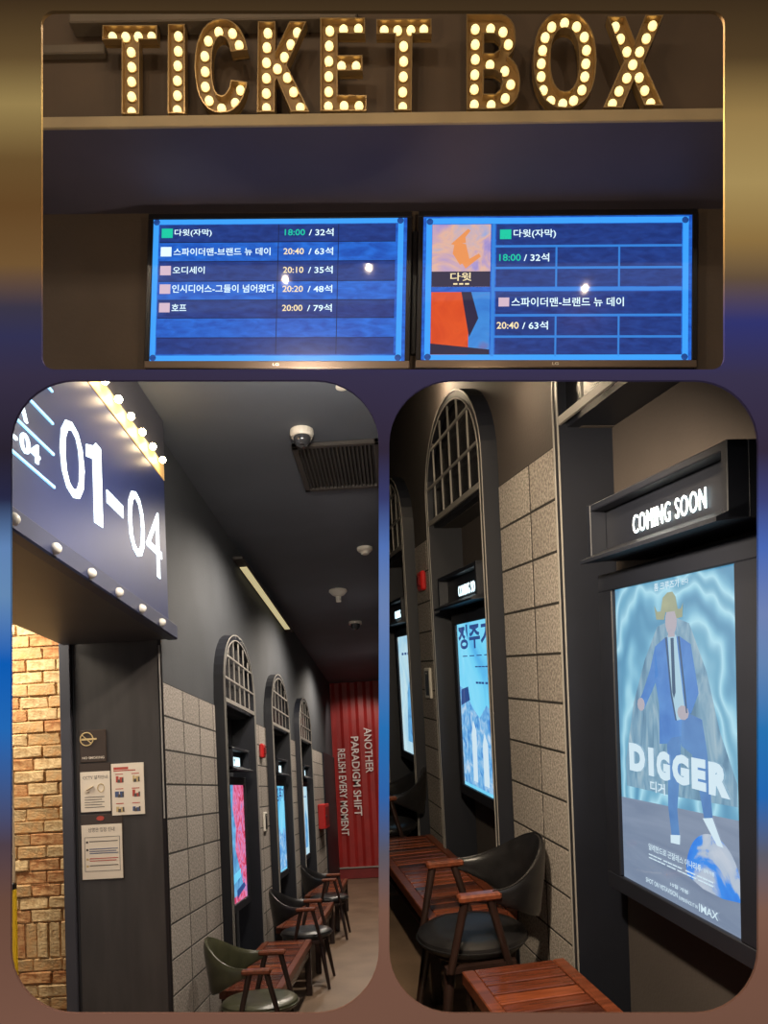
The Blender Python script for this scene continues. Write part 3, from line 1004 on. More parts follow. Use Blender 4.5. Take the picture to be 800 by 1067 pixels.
def poly(t, name, m, pts_list, g, d):
    bm = bmesh.new()
    for pts in pts_list:
        vs = [bm.verts.new(g(u, v, d)) for u, v in pts]
        bm.faces.new(vs)
        vs2 = [bm.verts.new(g(u, v, d - 0.0004)) for u, v in pts]
        bm.faces.new(vs2[::-1])
        for i in range(len(pts)):
            j = (i + 1) % len(pts)
            bm.faces.new((vs[i], vs[j], vs2[j], vs2[i]))
    return part(name, bm, m, t)


def print_words(t, name, m, lst, g, d=0.003, bold=0.0):
    for it in lst:
        s, a, b, c, e = it[:5]
        bm = bmesh.new()
        text(bm, s, a, b, c, e, lambda u, v, q: g(u, v, d), bold)
        o = part(name, bm, m, t)
    return o


def sheet(t, name, m, g, d=0.0):
    return poly(t, name, m, [[(0, 0), (1, 0), (1, 1), (0, 1)]], g, d + 0.0005)


def marquee_box(label, side, xs, y0, y1, z0, z1, ty0, ty1, tz0, tz1, out, depth, group, words_='COMING SOON'):
    """lit header box over a poster: hood, ledge, end cheeks, glowing words"""
    yc = (y0 + y1) / 2
    f = lambda a, z, o: Vector((-side * o, a, z))
    t = thing('lit_header_sign', label, 'sign', (side * xs, yc, z0), 0, group)
    W, H = (y1 - y0) / 2, z1 - z0
    bm = bmesh.new(); bx(bm, f, -W, W, 0, H, -depth + 0.002, out - 0.05, 0.002); part('body', bm, 'casing', t)
    bm = bmesh.new(); bx(bm, f, -W, W, H - 0.02, H, out - 0.05, out, 0.003); part('hood', bm, 'casing', t)
    bm = bmesh.new()
    q = [f(-W, 0.0, out - 0.05), f(-W, -0.006, out + 0.03), f(-W, 0.004, out + 0.03), f(-W, 0.036, out - 0.05)]
    r = [Vector((p.x, -p.y, p.z)) for p in q]
    va, vb = [bm.verts.new(p) for p in q], [bm.verts.new(p) for p in r]
    for i in range(4):
        j = (i + 1) % 4
        bm.faces.new((va[i], va[j], vb[j], vb[i]))
    bm.faces.new(va[::-1]); bm.faces.new(vb)
    part('ledge', bm, 'casing', t)
    for s in (-1, 1):
        bm = bmesh.new(); bx(bm, f, s * W - s * 0.022, s * W, 0.0, H, out - 0.05, out + 0.002, 0.002); part('cheek', bm, 'casing', t)
    sg = -side
    bm = bmesh.new()
    a0, a1 = sorted((sg * (ty0 - yc), sg * (ty1 - yc)))
    SPACING[0] = 0.14
    text(bm, words_, a0, a1, tz0 - z0, tz1 - z0, lambda u, v, d: f(sg * u, v, out - 0.046 + d), -0.006, 0.003)
    SPACING[0] = 0.0
    part('lettering', bm, 'cs_text', t)
    return t


def stone_wall(name, side, xs, runs, rows, rowh, top, thick, label, bw):
    """courses of square-stacked stone blocks, each block a piece of the wall; runs = (y0, y1, first joint)"""
    f = lambda a, z, o: Vector((-side * o, a, z))
    bm = bmesh.new()
    for y0, y1, j in runs:
        bx(bm, f, y0, y1, 0, top, -thick, -0.0008)
    w_ = struct(name, bm, 'mortar', label, (side * xs, 0, 0))
    cache = {}
    for y0, y1, j in runs:
        js = [y0]
        y = j
        while y < y1 - 0.02:
            if y > y0 + 0.02:
                js.append(y)
            y += bw
        js.append(y1)
        z = top
        while z > 0.02:
            zb = max(0.0, z - rowh)
            for a, b in zip(js, js[1:]):
                key = (round(b - a, 3), round(z - zb, 3), random.random() < .5)
                if key not in cache:
                    bm = bmesh.new()
                    bx(bm, f, 0.0075, b - a - 0.0075, 0.005, z - zb - 0.005, -0.03, 0.0, 0.001)
                    cache[key] = mesh('block', bm, 'stone_a' if key[2] else 'stone_b')
                o = part('block', cache[key], None, w_)
                o.location = (-side * random.uniform(0.0005, 0.0015), a, zb)
            z = zb
    return w_

# ================================================================== left corridor (lower left picture)
BASE[0] = M2
XS, CE = 1.16, 3.42
NICHES = [(5.39, 0.53), (7.24, 0.54), (9.12, 0.56)]
bm = bmesh.new(); box(bm, -1.60, -XS - 0.14, 3.86, 13.6, 0, CE); struct('wall_left', bm, 'dark', 'wall core behind the arched niches of the left corridor')
bm = bmesh.new(); box(bm, -XS - 0.14, -XS - 0.004, 3.80, 13.5, 2.10, CE); struct('wall_left_upper', bm, 'plaster', 'dark grey plaster above the stone blocks of the left corridor')
bm = bmesh.new(); box(bm, -XS - 0.14, -XS + 0.02, 11.5, 13.4, 0, 2.12, 0.01); struct('wall_left_pier', bm, 'casing', 'dark pier beside the red container wall')
stone_wall('wall_left_stone', -1, XS, [(3.78, 4.86, 4.128), (5.92, 6.70, 6.36), (7.78, 8.56, 8.20), (9.68, 11.5, 10.05)], 12, 0.1715, 2.10, 0.13, 'stone block wall of the left corridor', 0.335)
bm = bmesh.new(); box(bm, -3.5, 0.004, 2.9, 13.6, CE, CE + 0.06); clip_under_rake(struct('ceiling', bm, 'ceiling', 'dark grey ceiling of the left corridor'))

ORD = ['nearest', 'middle', 'farthest']
for i, (yc, hw) in enumerate(NICHES):
    arched_niche(i + 1, -1, XS, yc, hw, 2.14, 2.22, 2.645, 0.06, 0.12, ORD[i] + ' arched niche with barred head in the left corridor', [2.14, 2.29, 2.445], 4 if i else 5)


def art_pink(t, g):
    sheet(t, 'poster_sheet', 'p_pink', g)
    poly(t, 'printed_shape', 'p_steelblue', [[(0, 1), (.30, 1), (.22, .80), (.38, .62), (.30, .45), (.62, .22), (.80, .08), (.1, .05), (0, .1)]], g, 0.001)
    poly(t, 'printed_block', 'p_cyan', [[(.12, .16), (.58, .20), (.60, .27), (.14, .24)], [(0, .70), (.12, .74), (.12, 1), (0, 1)]], g, 0.0015)
    poly(t, 'printed_strip', 'p_dark', [[(.3, .03), (.9, .10), (.8, .14), (.3, .10)]], g, 0.002)


def art_cyan(t, g):
    sheet(t, 'poster_sheet', 'p_cyan', g)
    poly(t, 'printed_town', 'p_town', [[(0, .02), (1, .02), (1, .44), (.8, .50), (.55, .42), (.3, .48), (.1, .56), (0, .5)]], g, 0.001)
    print_words(t, 'lettering', 'p_dark', [('정주기', .03, .98, .82, .985)], g, 0.002, 0.03)


def art_pale(t, g):
    sheet(t, 'poster_sheet', 'p_pale', g)
    poly(t, 'printed_scene', 'p_steelblue', [[(.3, .1), (.8, .1), (.85, .5), (.6, .66), (.4, .52)]], g, 0.001)
    print_words(t, 'lettering', 'p_dark', [('ㅡ ㅡ ㅡ ㅡ', .2, .8, .84, .86)], g, 0.002)


GP, GM = 'backlit posters in the left corridor', 'lit header signs in the left corridor'
poster_box('pink and steel-blue backlit poster in the nearest niche, left corridor', -1, XS, 5.15, 5.63, 0.789, 1.590, 0.0, 0.12, art_pink, GP)
poster_box('cyan backlit poster in the middle niche, left corridor', -1, XS, 7.10, 7.58, 0.789, 1.590, 0.0, 0.12, art_cyan, GP)
poster_box('pale cyan sliver of backlit poster in the farthest niche, left corridor', -1, XS, 8.95, 9.43, 0.789, 1.590, 0.0, 0.12, art_pale, GP)
for i, (a, lab) in enumerate(((5.10, 'over the pink poster in the left corridor'), (7.02, 'over the cyan poster in the left corridor'), (8.90, 'over the farthest poster in the left corridor'))):
    marquee_box('small glowing COMING SOON header ' + lab, -1, XS, a, a + 0.58, 1.69, 1.845, a + 0.05, a + 0.44, 1.724, 1.788, 0.046, 0.12, GM)

# red container wall at the end
bm = bmesh.new()
prof, x = [], -1.50
while x < 0.05:
    prof += [(x, 13.40), (x + 0.09, 13.40), (x + 0.145, 13.432), (x + 0.22, 13.432)]
    x += 0.275
z0, z1 = 0.20, CE
va = [bm.verts.new((a, b, z0)) for a, b in prof]
vb = [bm.verts.new((a, b, z1)) for a, b in prof]
for i in range(len(prof) - 1):
    bm.faces.new((va[i], va[i + 1], vb[i + 1], vb[i]))
wb = struct('wall_back', bm, 'red', 'red corrugated container wall at the end of the left corridor')
bm = bmesh.new(); box(bm, -1.5, 0.05, 13.38, 13.46, 0.0, 0.18, 0.005); part('bottom_rail', bm, 'red_trim', wb)
bm = bmesh.new(); box(bm, -1.5, 0.05, 13.36, 13.44, 0.18, 0.20, 0.003); part('rail_cap', bm, 'muntin', wb)
for s, xa, xb, za, zb in (('ANOTHER', -0.60, -0.465, 2.60, 1.81), ('PARADIGM SHIFT', -0.835, -0.70, 2.455, 1.075), ('RELISH EVERY MOMENT', -1.075, -0.945, 2.255, 0.745)):
    bm = bmesh.new()
    text(bm, s, 0, za - zb, 0, xb - xa, lambda u, v, d: Vector((xa + v, 13.394 - d, za - u)), 0.01, 0.004)
    part('lettering', bm, 'white_print', wb)

# benches and chairs
GB, GC = 'slatted benches in the left corridor', 'armchairs in the left corridor'
make_bench('slatted wooden bench under the pink poster, left corridor', GB, (-0.93, 5.215, 0), 1.43, seed=3)
make_bench('slatted wooden bench under the cyan poster, left corridor', GB, (-0.93, 7.18, 0), 1.36, seed=4)
make_bench('slatted wooden bench nearest the red container wall', GB, (-0.93, 9.165, 0), 1.47, seed=5)
make_chair('armchair', 'olive green leather armchair in the foreground of the left corridor', GC, 'olive', (-0.82, 4.20, 0), -math.pi / 2).scale = (0.95, 0.95, 0.95)
make_chair('armchair', 'black leather armchair between the pink-poster bench and the cyan-poster bench', GC, 'leather', (-0.82, 6.22, 0), -math.pi / 2).scale = (0.95, 0.95, 0.95)
make_chair('armchair', 'black leather armchair before the bench nearest the red wall', GC, 'leather', (-0.82, 8.15, 0), -math.pi / 2).scale = (0.95, 0.95, 0.95)

# small wall fittings
bm = bmesh.new(); box(bm, -XS + 0.002, -XS + 0.10, 10.55, 11.15, 1.01, 1.35, 0.01)
t = single('extinguisher_box', bm, 'alarm_red', 'red metal fire equipment box on the stone before the red wall', 'box')
bm = bmesh.new(); box(bm, -XS + 0.10, -XS + 0.104, 10.60, 11.10, 1.05, 1.31, 0.002); q = part('door', bm, 'red_trim', t)
bm = bmesh.new(); bar(bm, (-XS + 0.10, 10.63, 1.18), (-XS + 0.12, 10.63, 1.18), 0.012, n=8); part('handle', bm, 'steel', q)


def wall_panel(label, side, xs, yc, z0, z1, w_):
    f = lambda a, z, o: Vector((-side * o, a, z))
    t = thing('control_panel', label, 'panel', (side * xs, yc, z0))
    H = z1 - z0
    bm = bmesh.new(); bx(bm, f, -w_ / 2, w_ / 2, 0, H, 0.001, 0.018, 0.005); part('housing', bm, 'plastic', t)
    bm = bmesh.new(); bx(bm, f, -w_ * .30, w_ * .30, H * .10, H * .90, 0.018, 0.021, 0.001); s = part('screen', bm, 'bezel', t)
    bm = bmesh.new(); bx(bm, f, -w_ * .1, w_ * .1, H * .80, H * .84, 0.021, 0.022); part('indicator', bm, 'plastic', s)
    return t


def fire_alarm(label, side, xs, yc, zc):
    f = lambda a, z, o: Vector((-side * o, a, z))
    t = thing('fire_alarm', label, 'alarm', (side * xs, yc, zc))
    bm = bmesh.new(); bx(bm, f, -0.055, 0.055, -0.06, 0.06, 0.001, 0.035, 0.01); part('housing', bm, 'alarm_red', t)
    bm = bmesh.new(); bx(bm, f, -0.03, 0.03, -0.03, 0.03, 0.035, 0.045, 0.006); part('strobe', bm, 'red_trim', t)
    return t


wall_panel('white wall control panel between the two nearer niches, left corridor', -1, XS, 6.44, 1.21, 1.37, 0.12)
fire_alarm('small red fire alarm above the control panel, left corridor', -1, XS, 6.40, 1.88)

# cove light strip
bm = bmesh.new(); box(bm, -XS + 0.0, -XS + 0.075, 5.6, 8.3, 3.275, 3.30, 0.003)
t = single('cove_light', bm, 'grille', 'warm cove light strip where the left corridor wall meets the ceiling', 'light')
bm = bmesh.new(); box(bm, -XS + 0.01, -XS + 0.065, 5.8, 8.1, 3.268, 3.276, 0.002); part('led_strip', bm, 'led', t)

# ceiling fittings
t = thing('dome_camera', 'white dome security camera with smoked bubble next to the ceiling grille', 'camera', (-0.42, 3.93, CE))
bm = bmesh.new(); lathe(bm, [(0.0, 0), (0.062, 0), (0.064, -0.02), (0.056, -0.038), (0.0, -0.038)], 24); part('base', bm, 'plastic', t, True)
bm = bmesh.new(); lathe(bm, [(0.047, -0.038), (0.046, -0.055), (0.036, -0.076), (0.018, -0.088), (0, -0.091)], 24); part('dome', bm, 'smoked', t, True)
bm = bmesh.new(); lathe(bm, [(0.0, -0.05), (0.016, -0.05), (0.016, -0.085), (0.0, -0.0895)], 12, (0.0, -0.012, 0)); part('lens', bm, 'steel', t, True)
t = thing('dome_camera', 'tiny distant dome security camera farthest along the ceiling', 'camera', (-0.416, 8.6, CE))
bm = bmesh.new(); lathe(bm, [(0.0, 0), (0.075, 0), (0.075, -0.03), (0.0, -0.03)], 18); part('base', bm, 'plastic', t, True)
bm = bmesh.new(); lathe(bm, [(0.055, -0.03), (0.045, -0.07), (0.02, -0.09), (0, -0.095)], 18); part('dome', bm, 'smoked', t, True)
t = thing('smoke_detector', 'flat round white smoke detector on the corridor ceiling', 'smoke detector', (-0.182, 5.96, CE))
bm = bmesh.new(); lathe(bm, [(0.0, 0), (0.062, 0), (0.062, -0.018), (0.050, -0.030), (0.0, -0.030)], 22); part('base', bm, 'plastic', t, True)
bm = bmesh.new(); lathe(bm, [(0.034, -0.030), (0.032, -0.05), (0.02, -0.056), (0.0, -0.056)], 18); part('chamber', bm, 'plastic', t, True)
t = thing('heat_detector', 'white trumpet shaped detector with hanging stem on the ceiling', 'detector', (-0.496, 7.19, CE))
bm = bmesh.new(); lathe(bm, [(0.0, 0), (0.085, 0), (0.088, -0.015), (0.06, -0.045), (0.03, -0.06), (0.0, -0.06)], 22); part('base', bm, 'plastic', t, True)
bm = bmesh.new(); lathe(bm, [(0.026, -0.06), (0.024, -0.115), (0.0, -0.118)], 14); part('stem', bm, 'plastic', t, True)
t = thing('air_grille', 'dark slatted air grille set in the corridor ceiling', 'vent', (-0.247, 4.37, CE))
X0, X1, Y0, Y1 = -0.25, 0.236, -0.30, 0.34
bm = bmesh.new(); box(bm, X0 + .03, X1 - .03, Y0 + .03, Y1 - .03, -0.006, -0.001); part('backing', bm, 'dark', t)
bm = bmesh.new()
for a, b, c, d in ((X0, X1, Y0, Y0 + .035), (X0, X1, Y1 - .035, Y1), (X0, X0 + .035, Y0, Y1), (X1 - .035, X1, Y0, Y1)):
    box(bm, a, b, c, d, -0.024, 0, 0.004)
part('frame', bm, 'grille', t)
bm = bmesh.new(); box(bm, -0.0045, 0.0045, Y0 + .035, Y1 - .035, -0.02, -0.004); SL = mesh('slat', bm, 'grille')
for i in range(18):
    o = part('slat', SL, None, t); o.location = (X0 + .05 + i * (X1 - X0 - .1) / 17, 0, 0); o.rotation_euler = (0, 0.5, 0)
bm = bmesh.new(); lathe(bm, [(0, 0), (0.03, 0), (0.03, -0.008), (0.02, -0.012), (0, -0.012)], 14)
single('ceiling_spotlight', bm, 'plastic', 'small white recessed spotlight in the right part of the corridor ceiling', 'light', (-0.174, 3.51, CE), smooth=True)

# ---- portal to the halls, far jamb, brick lobby
JY = 3.77
bm = bmesh.new(); box(bm, -1.605, -1.168, JY, JY + 0.09, 0, 2.31); struct('wall_jamb', bm, 'jamb', 'dark panelled jamb with posted notices')
bm = bmesh.new(); box(bm, -1.178, -1.158, JY - 0.006, JY + 0.012, 0, 2.31, 0.002); struct('trim_1', bm, 'bezel')
bm = bmesh.new(); box(bm, -1.170, -1.163, JY - 0.010, JY - 0.006, 1.42, 2.28); struct('trim_2', bm, 'muntin', 'bright metal edge strip of the jamb')
bm = bmesh.new(); box(bm, -1.668, -1.612, JY - 0.02, JY + 0.09, 0, 2.33, 0.004); struct('door_1', bm, 'sign_box', 'grey frame at the inner edge of the jamb')
bm = bmesh.new(); box(bm, -1.612, -1.600, JY - 0.004, JY + 0.02, 0, 2.31); struct('trim_3', bm, 'bezel')

BY = 4.02
bm = bmesh.new(); box(bm, -3.5, -1.60, BY + 0.012, BY + 0.12, 0, CE)
wl = struct('wall_brick', bm, 'brick_joint', 'tan and orange brick wall of the lobby beside the jamb')
rb = random.Random(11)
cache = {}
z, row = 0.0, 0
while z < 2.95:
    soldier = row == 11
    h = 0.185 if soldier else 0.066
    x = -1.63
    if not soldier:
        x += rb.choice((-0.02, -0.10)) * (row % 2) + rb.uniform(-.01, .01)
    lim = -2.75
    cur = -1.625
    first = True
    while cur > lim:
        w_ = 0.062 if soldier else rb.choice((0.155, 0.165, 0.175, 0.18))
        if first and not soldier and row % 2:
            w_ = rb.choice((0.07, 0.085))
        first = False
        key = (round(w_, 3), soldier, rb.randrange(4))
        if key not in cache:
            r2 = random.Random(hash(key) & 0xffff)
            bm = bmesh.new()
            box(bm, 0.003, w_ - 0.003, 0, 0.03, 0.003, h - 0.004, 0.005)
            for v in bm.verts:
                v.co += Vector((r2.uniform(-.003, .003), r2.uniform(-.005, .004), r2.uniform(-.003, .003)))
            cache[key] = mesh('brick', bm, ('brick_a', 'brick_b', 'brick_c', 'brick_a')[key[2]])
        o = part('brick', cache[key], None, wl)
        o.location = (cur - w_, BY + 0.002 + rb.uniform(-.004, .004), z)
        cur -= w_
    z += h
    row += 1
bm = bmesh.new(); box(bm, -3.5, -1.62, 1.0, BY, 2.95, 3.0); struct('ceiling_lobby', bm, 'plaster', 'ceiling of the brick lobby'); clip_under_rake(bpy.data.objects['ceiling_lobby'])

t = thing('banner_stand', 'narrow upright stand, cream above and yellow below, at the picture edge by the bricks', 'stand', (-1.862, 3.60, 0))
bm = bmesh.new(); box(bm, -0.10, 0.10, -0.12, 0.12, 0, 0.03, 0.006); part('base', bm, 'steel', t)
bm = bmesh.new(); box(bm, -0.03, 0.03, -0.012, 0.012, 1.16, 1.80, 0.004); part('upper_panel', bm, 'post_white', t)
bm = bmesh.new(); box(bm, -0.034, 0.034, -0.016, 0.016, 1.13, 1.16, 0.004); part('clip', bm, 'bezel', t)
bm = bmesh.new(); box(bm, -0.035, 0.035, -0.012, 0.012, 0.03, 1.13, 0.004); part('lower_panel', bm, 'yellow', t)

# notices on the jamb
fj = lambda u, v, d: Vector((u, -d, v))


def notice(name, label, x0, x1, z0, z1, holder=None):
    t = thing(name, label, 'notice', ((x0 + x1) / 2, JY, z0))
    W, H = (x1 - x0) / 2, z1 - z0
    if holder:
        bm = bmesh.new(); box(bm, -W - 0.004, W + 0.004, -0.004, -0.0005, -0.006, H + holder, 0.001); part('holder', bm, 'acrylic', t)
    bm = bmesh.new(); box(bm, -W, W, -0.006, -0.0035 if holder else -0.0005, 0, H); part('sheet', bm, 'paper', t)
    return t, W, H


def lines(t, name, m, lst, d=0.0066):
    bm = bmesh.new()
    for a, b, c, e in lst:
        box(bm, a, b, -d, -0.0058, c, e)
    return part(name, bm, m, t)


def jwords(t, name, m, lst, d=0.0068, bold=0.0):
    bm = bmesh.new()
    for s, a, b, c, e in lst:
        text(bm, s, a, b, c, e, lambda u, v, q: Vector((u, -d, v)), bold)
    return part(name, bm, m, t)


t = thing('no_smoking_sign', 'smoky glass no smoking plate at the top of the jamb', 'sign', (-1.512, JY, 1.715))
bm = bmesh.new(); box(bm, -0.066, 0.066, -0.006, -0.0005, 0, 0.16, 0.002); part('plate', bm, 'acrylic', t)
bm = bmesh.new()
n = 22
for i in range(n):
    a, b = 2 * math.pi * i / n, 2 * math.pi * (i + 1) / n
    bar(bm, (-0.03 + 0.032 * math.cos(a), -0.008, 0.115 + 0.032 * math.sin(a)), (-0.03 + 0.032 * math.cos(b), -0.008, 0.115 + 0.032 * math.sin(b)), 0.003, n=5)
sqbar(bm, (-0.052, -0.008, 0.136), (-0.008, -0.008, 0.094), 0.005, 0.004)
box(bm, -0.062, 0.02, -0.009, -0.006, 0.110, 0.119)
part('symbol', bm, 'ink_tan', t)
jwords(t, 'lettering', 'paper', [('NO SMOKING', -0.055, 0.055, 0.016, 0.028)], 0.0068, 0.01)

t, W, H = notice('camera_notice', 'white camera notice in a smoked holder under the no smoking plate', -1.580, -1.432, 1.471, 1.668, 0.042)
jwords(t, 'lettering', 'ink', [('CCTV 설치안내', -W + .014, W - .012, H - .038, H - .018)])
lines(t, 'print_lines', 'ink', [(-W + .02, W - .03 - .012 * (i % 2), .02 + i * .0125, .0235 + i * .0125) for i in range(5)])
bm = bmesh.new(); sqbar(bm, (-0.045, -0.0066, 0.105), (-0.008, -0.0066, 0.125), 0.014, 0.001); sqbar(bm, (-0.052, -0.0066, 0.095), (-0.03, -0.0066, 0.098), 0.006, 0.001); part('camera_drawing', bm, 'ink_tan', t)
bm = bmesh.new()
for i in range(16):
    a, b = 2 * math.pi * i / 16, 2 * math.pi * (i + 1) / 16
    bar(bm, (0.028 + 0.016 * math.cos(a), -0.0066, 0.115 + 0.02 * math.sin(a)), (0.028 + 0.016 * math.cos(b), -0.0066, 0.115 + 0.02 * math.sin(b)), 0.002, n=4)
part('circle_drawing', bm, 'ink_tan', t)

t, W, H = notice('safety_notice', 'white notice with six small red and blue drawings right of the camera notice', -1.425, -1.264, 1.447, 1.701)
lines(t, 'heading', 'ink_red', [(-W + .012, -W + .085, H - .03, H - .018), (-W + .012, W - .04, H - .038, H - .033)])
rr = random.Random(5)
for r in range(3):
    for c in range(2):
        cx, cz = -W * .5 + c * W, H - .075 - r * .072
        p = lines(t, 'drawing', ('ink_red', 'ink_blue', 'ink_tan')[(r + 2 * c) % 3], [(cx - .024 + rr.uniform(0, .01), cx - .004, cz - .018, cz + rr.uniform(.004, .016)), (cx, cx + .02, cz - .02, cz + rr.uniform(-.004, .01))])
        lines(p, 'caption', 'ink_red', [(cx - .02, cx + .018, cz + .020, cz + .024)])
        lines(p, 'figure', 'ink', [(cx - .01, cx + .004, cz - .02, cz - .004), (cx + .012, cx + .02, cz - .018, cz + .004)], 0.0069)

t, W, H = notice('entry_notice', 'larger white notice with four bulleted lines, lowest on the jamb', -1.580, -1.380, 1.142, 1.407, 0.050)
jwords(t, 'lettering', 'ink', [('상영관 입장 안내', -W + .034, W - .036, H - .036, H - .014)])
lines(t, 'rule_box', 'ink', [(-W + .014, W - .012, H - .062, H - .060), (-W + .014, W - .012, .038, .040), (-W + .014, -W + .016, .04, H - .06), (W - .014, W - .012, .04, H - .06)])
for i, zz in enumerate((H - .085, H - .122, H - .168, H - .202)):
    p = lines(t, 'bullet', 'ink_tan' if i > 1 else 'ink', [(-W + .022, -W + .032, zz - .005, zz + .005)])
    lines(p, 'print_lines', ('ink', 'ink_blue', 'ink_red', 'ink')[i], [(-W + .038, W - .022, zz + .001, zz + .005)] + ([(-W + .038, W - .03, zz - .010, zz - .006), (-W + .038, W - .02, zz - .020, zz - .016)] if i == 1 else [(-W + .038, W - .03, zz - .010, zz - .006)] if i == 2 else []))
bm = bmesh.new(); lathe(bm, [(0, 0.0045), (0.012, 0.0045), (0.012, 0.006), (0, 0.006)], 12, (-0.005, 0, H + 0.030), '-Y', 1.6); part('emblem', bm, 'ink_red', t)

# ---- hall sign over the portal
SX = -1.10
t = thing('hall_sign', 'dark blue lit hall sign reading 01-04 over the portal', 'sign', (SX, 0, 2.30))
zs = lambda z: z - 2.30
bm = bmesh.new(); box(bm, -0.53, -0.006, 1.32, 3.725, 0.0, zs(CE) - 0.002); part('box', bm, 'sign_box', t)
bm = bmesh.new(); box(bm, -0.006, 0.0, 1.32, 3.715, zs(2.375), zs(3.10)); fc = part('face', bm, 'sign_face', t)
bm = bmesh.new(); box(bm, -0.02, 0.035, 1.32, 3.745, -0.002, zs(2.372), 0.006); part('ledge', bm, 'sign_ledge', t)
bm = bmesh.new(); box(bm, -0.006, 0.004, 1.32, 3.715, zs(3.10), zs(3.185), 0.002); part('light_trough', bm, 'trough', t)
bm = bmesh.new(); box(bm, -0.006, 0.002, 1.32, 3.73, zs(3.19), zs(CE) - 0.004, 0.002); part('cornice', bm, 'sign_box', t)
fs = lambda u, v, d: Vector((0.0 + d, u, zs(v)))
bm = bmesh.new()
for s, a, b, c, d in (('0', 2.52, 2.72, 2.588, 2.865), ('0', 3.178, 3.385, 2.580, 2.873), ('4', 3.41, 3.635, 2.567, 2.888)):
    bm = bmesh.new(); text(bm, s, a, b, c, d, fs, -0.008, 0.003); part('numeral', bm, 'numeral', t)
bm = bmesh.new(); plate(bm, [[(2.805, 2.565), (2.886, 2.572), (2.886, 2.888), (2.835, 2.888), (2.815, 2.868), (2.744, 2.842), (2.744, 2.795), (2.805, 2.812)]], fs, 0.0, 0.003); part('numeral', bm, 'numeral', t)
bm = bmesh.new(); box(bm, 0.0, 0.003, 2.938, 3.115, zs(2.692), zs(2.745)); part('dash', bm, 'numeral', t)
for zz, a in ((2.896, 1.6), (2.783, 1.6), (2.676, 1.6), (2.563, 1.6)):
    bm = bmesh.new(); box(bm, 0.0, 0.006, a, 2.466, zs(zz - .004), zs(zz + .004)); part('lit_line', bm, 'sign_line', t)
bm = bmesh.new(); text(bm, 'A', 2.20, 2.285, 2.695, 2.765, fs, 0.01, 0.006); part('small_lettering', bm, 'numeral', t)
for s, a, b in (('01-', 2.04, 2.215), ('04', 2.238, 2.362)):
    bm = bmesh.new(); text(bm, s, a, b, 2.592 if s == '04' else 2.592, 2.655, fs, 0.01, 0.006); part('small_lettering', bm, 'numeral', t)
bm = bmesh.new(); lathe(bm, [(0, -0.019), (0.010, -0.016), (0.017, -0.008), (0.019, 0), (0.017, 0.008), (0.010, 0.016), (0, 0.019)], 14); GL = mesh('globe', bm, 'globe', True)
for y in (1.60, 1.855, 2.11, 2.378, 2.66, 2.926, 3.195, 3.467):
    o = part('globe', GL, None, t); o.location = (0.042, y, zs(2.325))
bm = bmesh.new(); lathe(bm, [(0, -0.016), (0.009, -0.013), (0.0145, -0.006), (0.016, 0), (0.0145, 0.006), (0.009, 0.013), (0, 0.016)], 14)
GB2 = mesh('lit_bulb', bm, mat('hot_bulb', srgb(255, 240, 210), 0.3, emit=(1.0, 0.74, 0.40, 1), strength=60.0), True)
for y in (1.99, 2.135, 2.28, 2.425, 2.57, 2.715, 2.86, 3.005, 3.15, 3.295, 3.44, 3.585):
    o = part('lit_bulb', GB2, None, t); o.location = (0.036, y, zs(3.15))
clip_under_rake(t)

# ================================================================== right corridor (lower right picture)
BASE[0] = M3
BEFORE = set(bpy.data.objects)
XS = 1.15
bm = bmesh.new()
v = [bm.verts.new(p) for p in ((0.05, 0.95, 0), (1.45, 0.95, 0), (1.45, 6.8, 0), (1.12, 6.8, 0), (0.05, 0.95, -0.05), (1.45, 0.95, -0.05), (1.45, 6.8, -0.05), (1.12, 6.8, -0.05))]
for q in ((0, 1, 2, 3), (4, 7, 6, 5), (0, 4, 5, 1), (1, 5, 6, 2), (2, 6, 7, 3), (3, 7, 4, 0)):
    bm.faces.new([v[i] for i in q])
struct('floor_right', bm, 'floor', 'brown polished concrete floor of the right corridor')
bm = bmesh.new()
v = [bm.verts.new(p) for p in ((0.42, 2.2, 3.38), (1.5, 2.2, 3.38), (1.5, 7.0, 3.38), (1.40, 7.0, 3.38), (0.42, 2.2, 3.44), (1.5, 2.2, 3.44), (1.5, 7.0, 3.44), (1.40, 7.0, 3.44))]
for q in ((0, 1, 2, 3), (4, 7, 6, 5), (0, 4, 5, 1), (1, 5, 6, 2), (2, 6, 7, 3), (3, 7, 4, 0)):
    bm.faces.new([v[i] for i in q])
clip_under_rake(struct('ceiling_right', bm, 'dark', 'dark ceiling of the right corridor'))
bm = bmesh.new(); box(bm, XS + 0.15, XS + 0.30, 1.0, 6.9, 0, 3.38); clip_under_rake(struct('wall_right', bm, 'dark', 'wall core behind the arched niches of the right corridor'))
bm = bmesh.new(); box(bm, XS + 0.004, XS + 0.14, 2.45, 6.9, 2.24, 3.38); clip_under_rake(struct('wall_right_upper', bm, 'plaster3', 'brown-grey plaster above the stone blocks of the right corridor'))
stone_wall('wall_right_stone', 1, XS, [(2.515, 3.292, 2.925), (4.338, 4.985, 4.66), (6.035, 6.9, 6.40)], 12, 0.1855, 2.24, 0.13, 'stone block wall of the right corridor', 0.375)

LB = ['near arched niche filling the right edge of the right corridor', 'middle arched niche with barred head in the right corridor', 'far arched niche at the left edge of the right corridor']
for i, (yc, hw) in enumerate(((1.95, 0.562), (3.815, 0.523), (5.51, 0.523))):
    o = arched_niche(4 + i, 1, XS, yc, hw, 2.262, 2.36, 2.80, 0.07, 0.12, LB[i], [2.262, 2.45, 2.637], 5, 'plaster3')
    if i == 0:
        clip_under_rake(o)


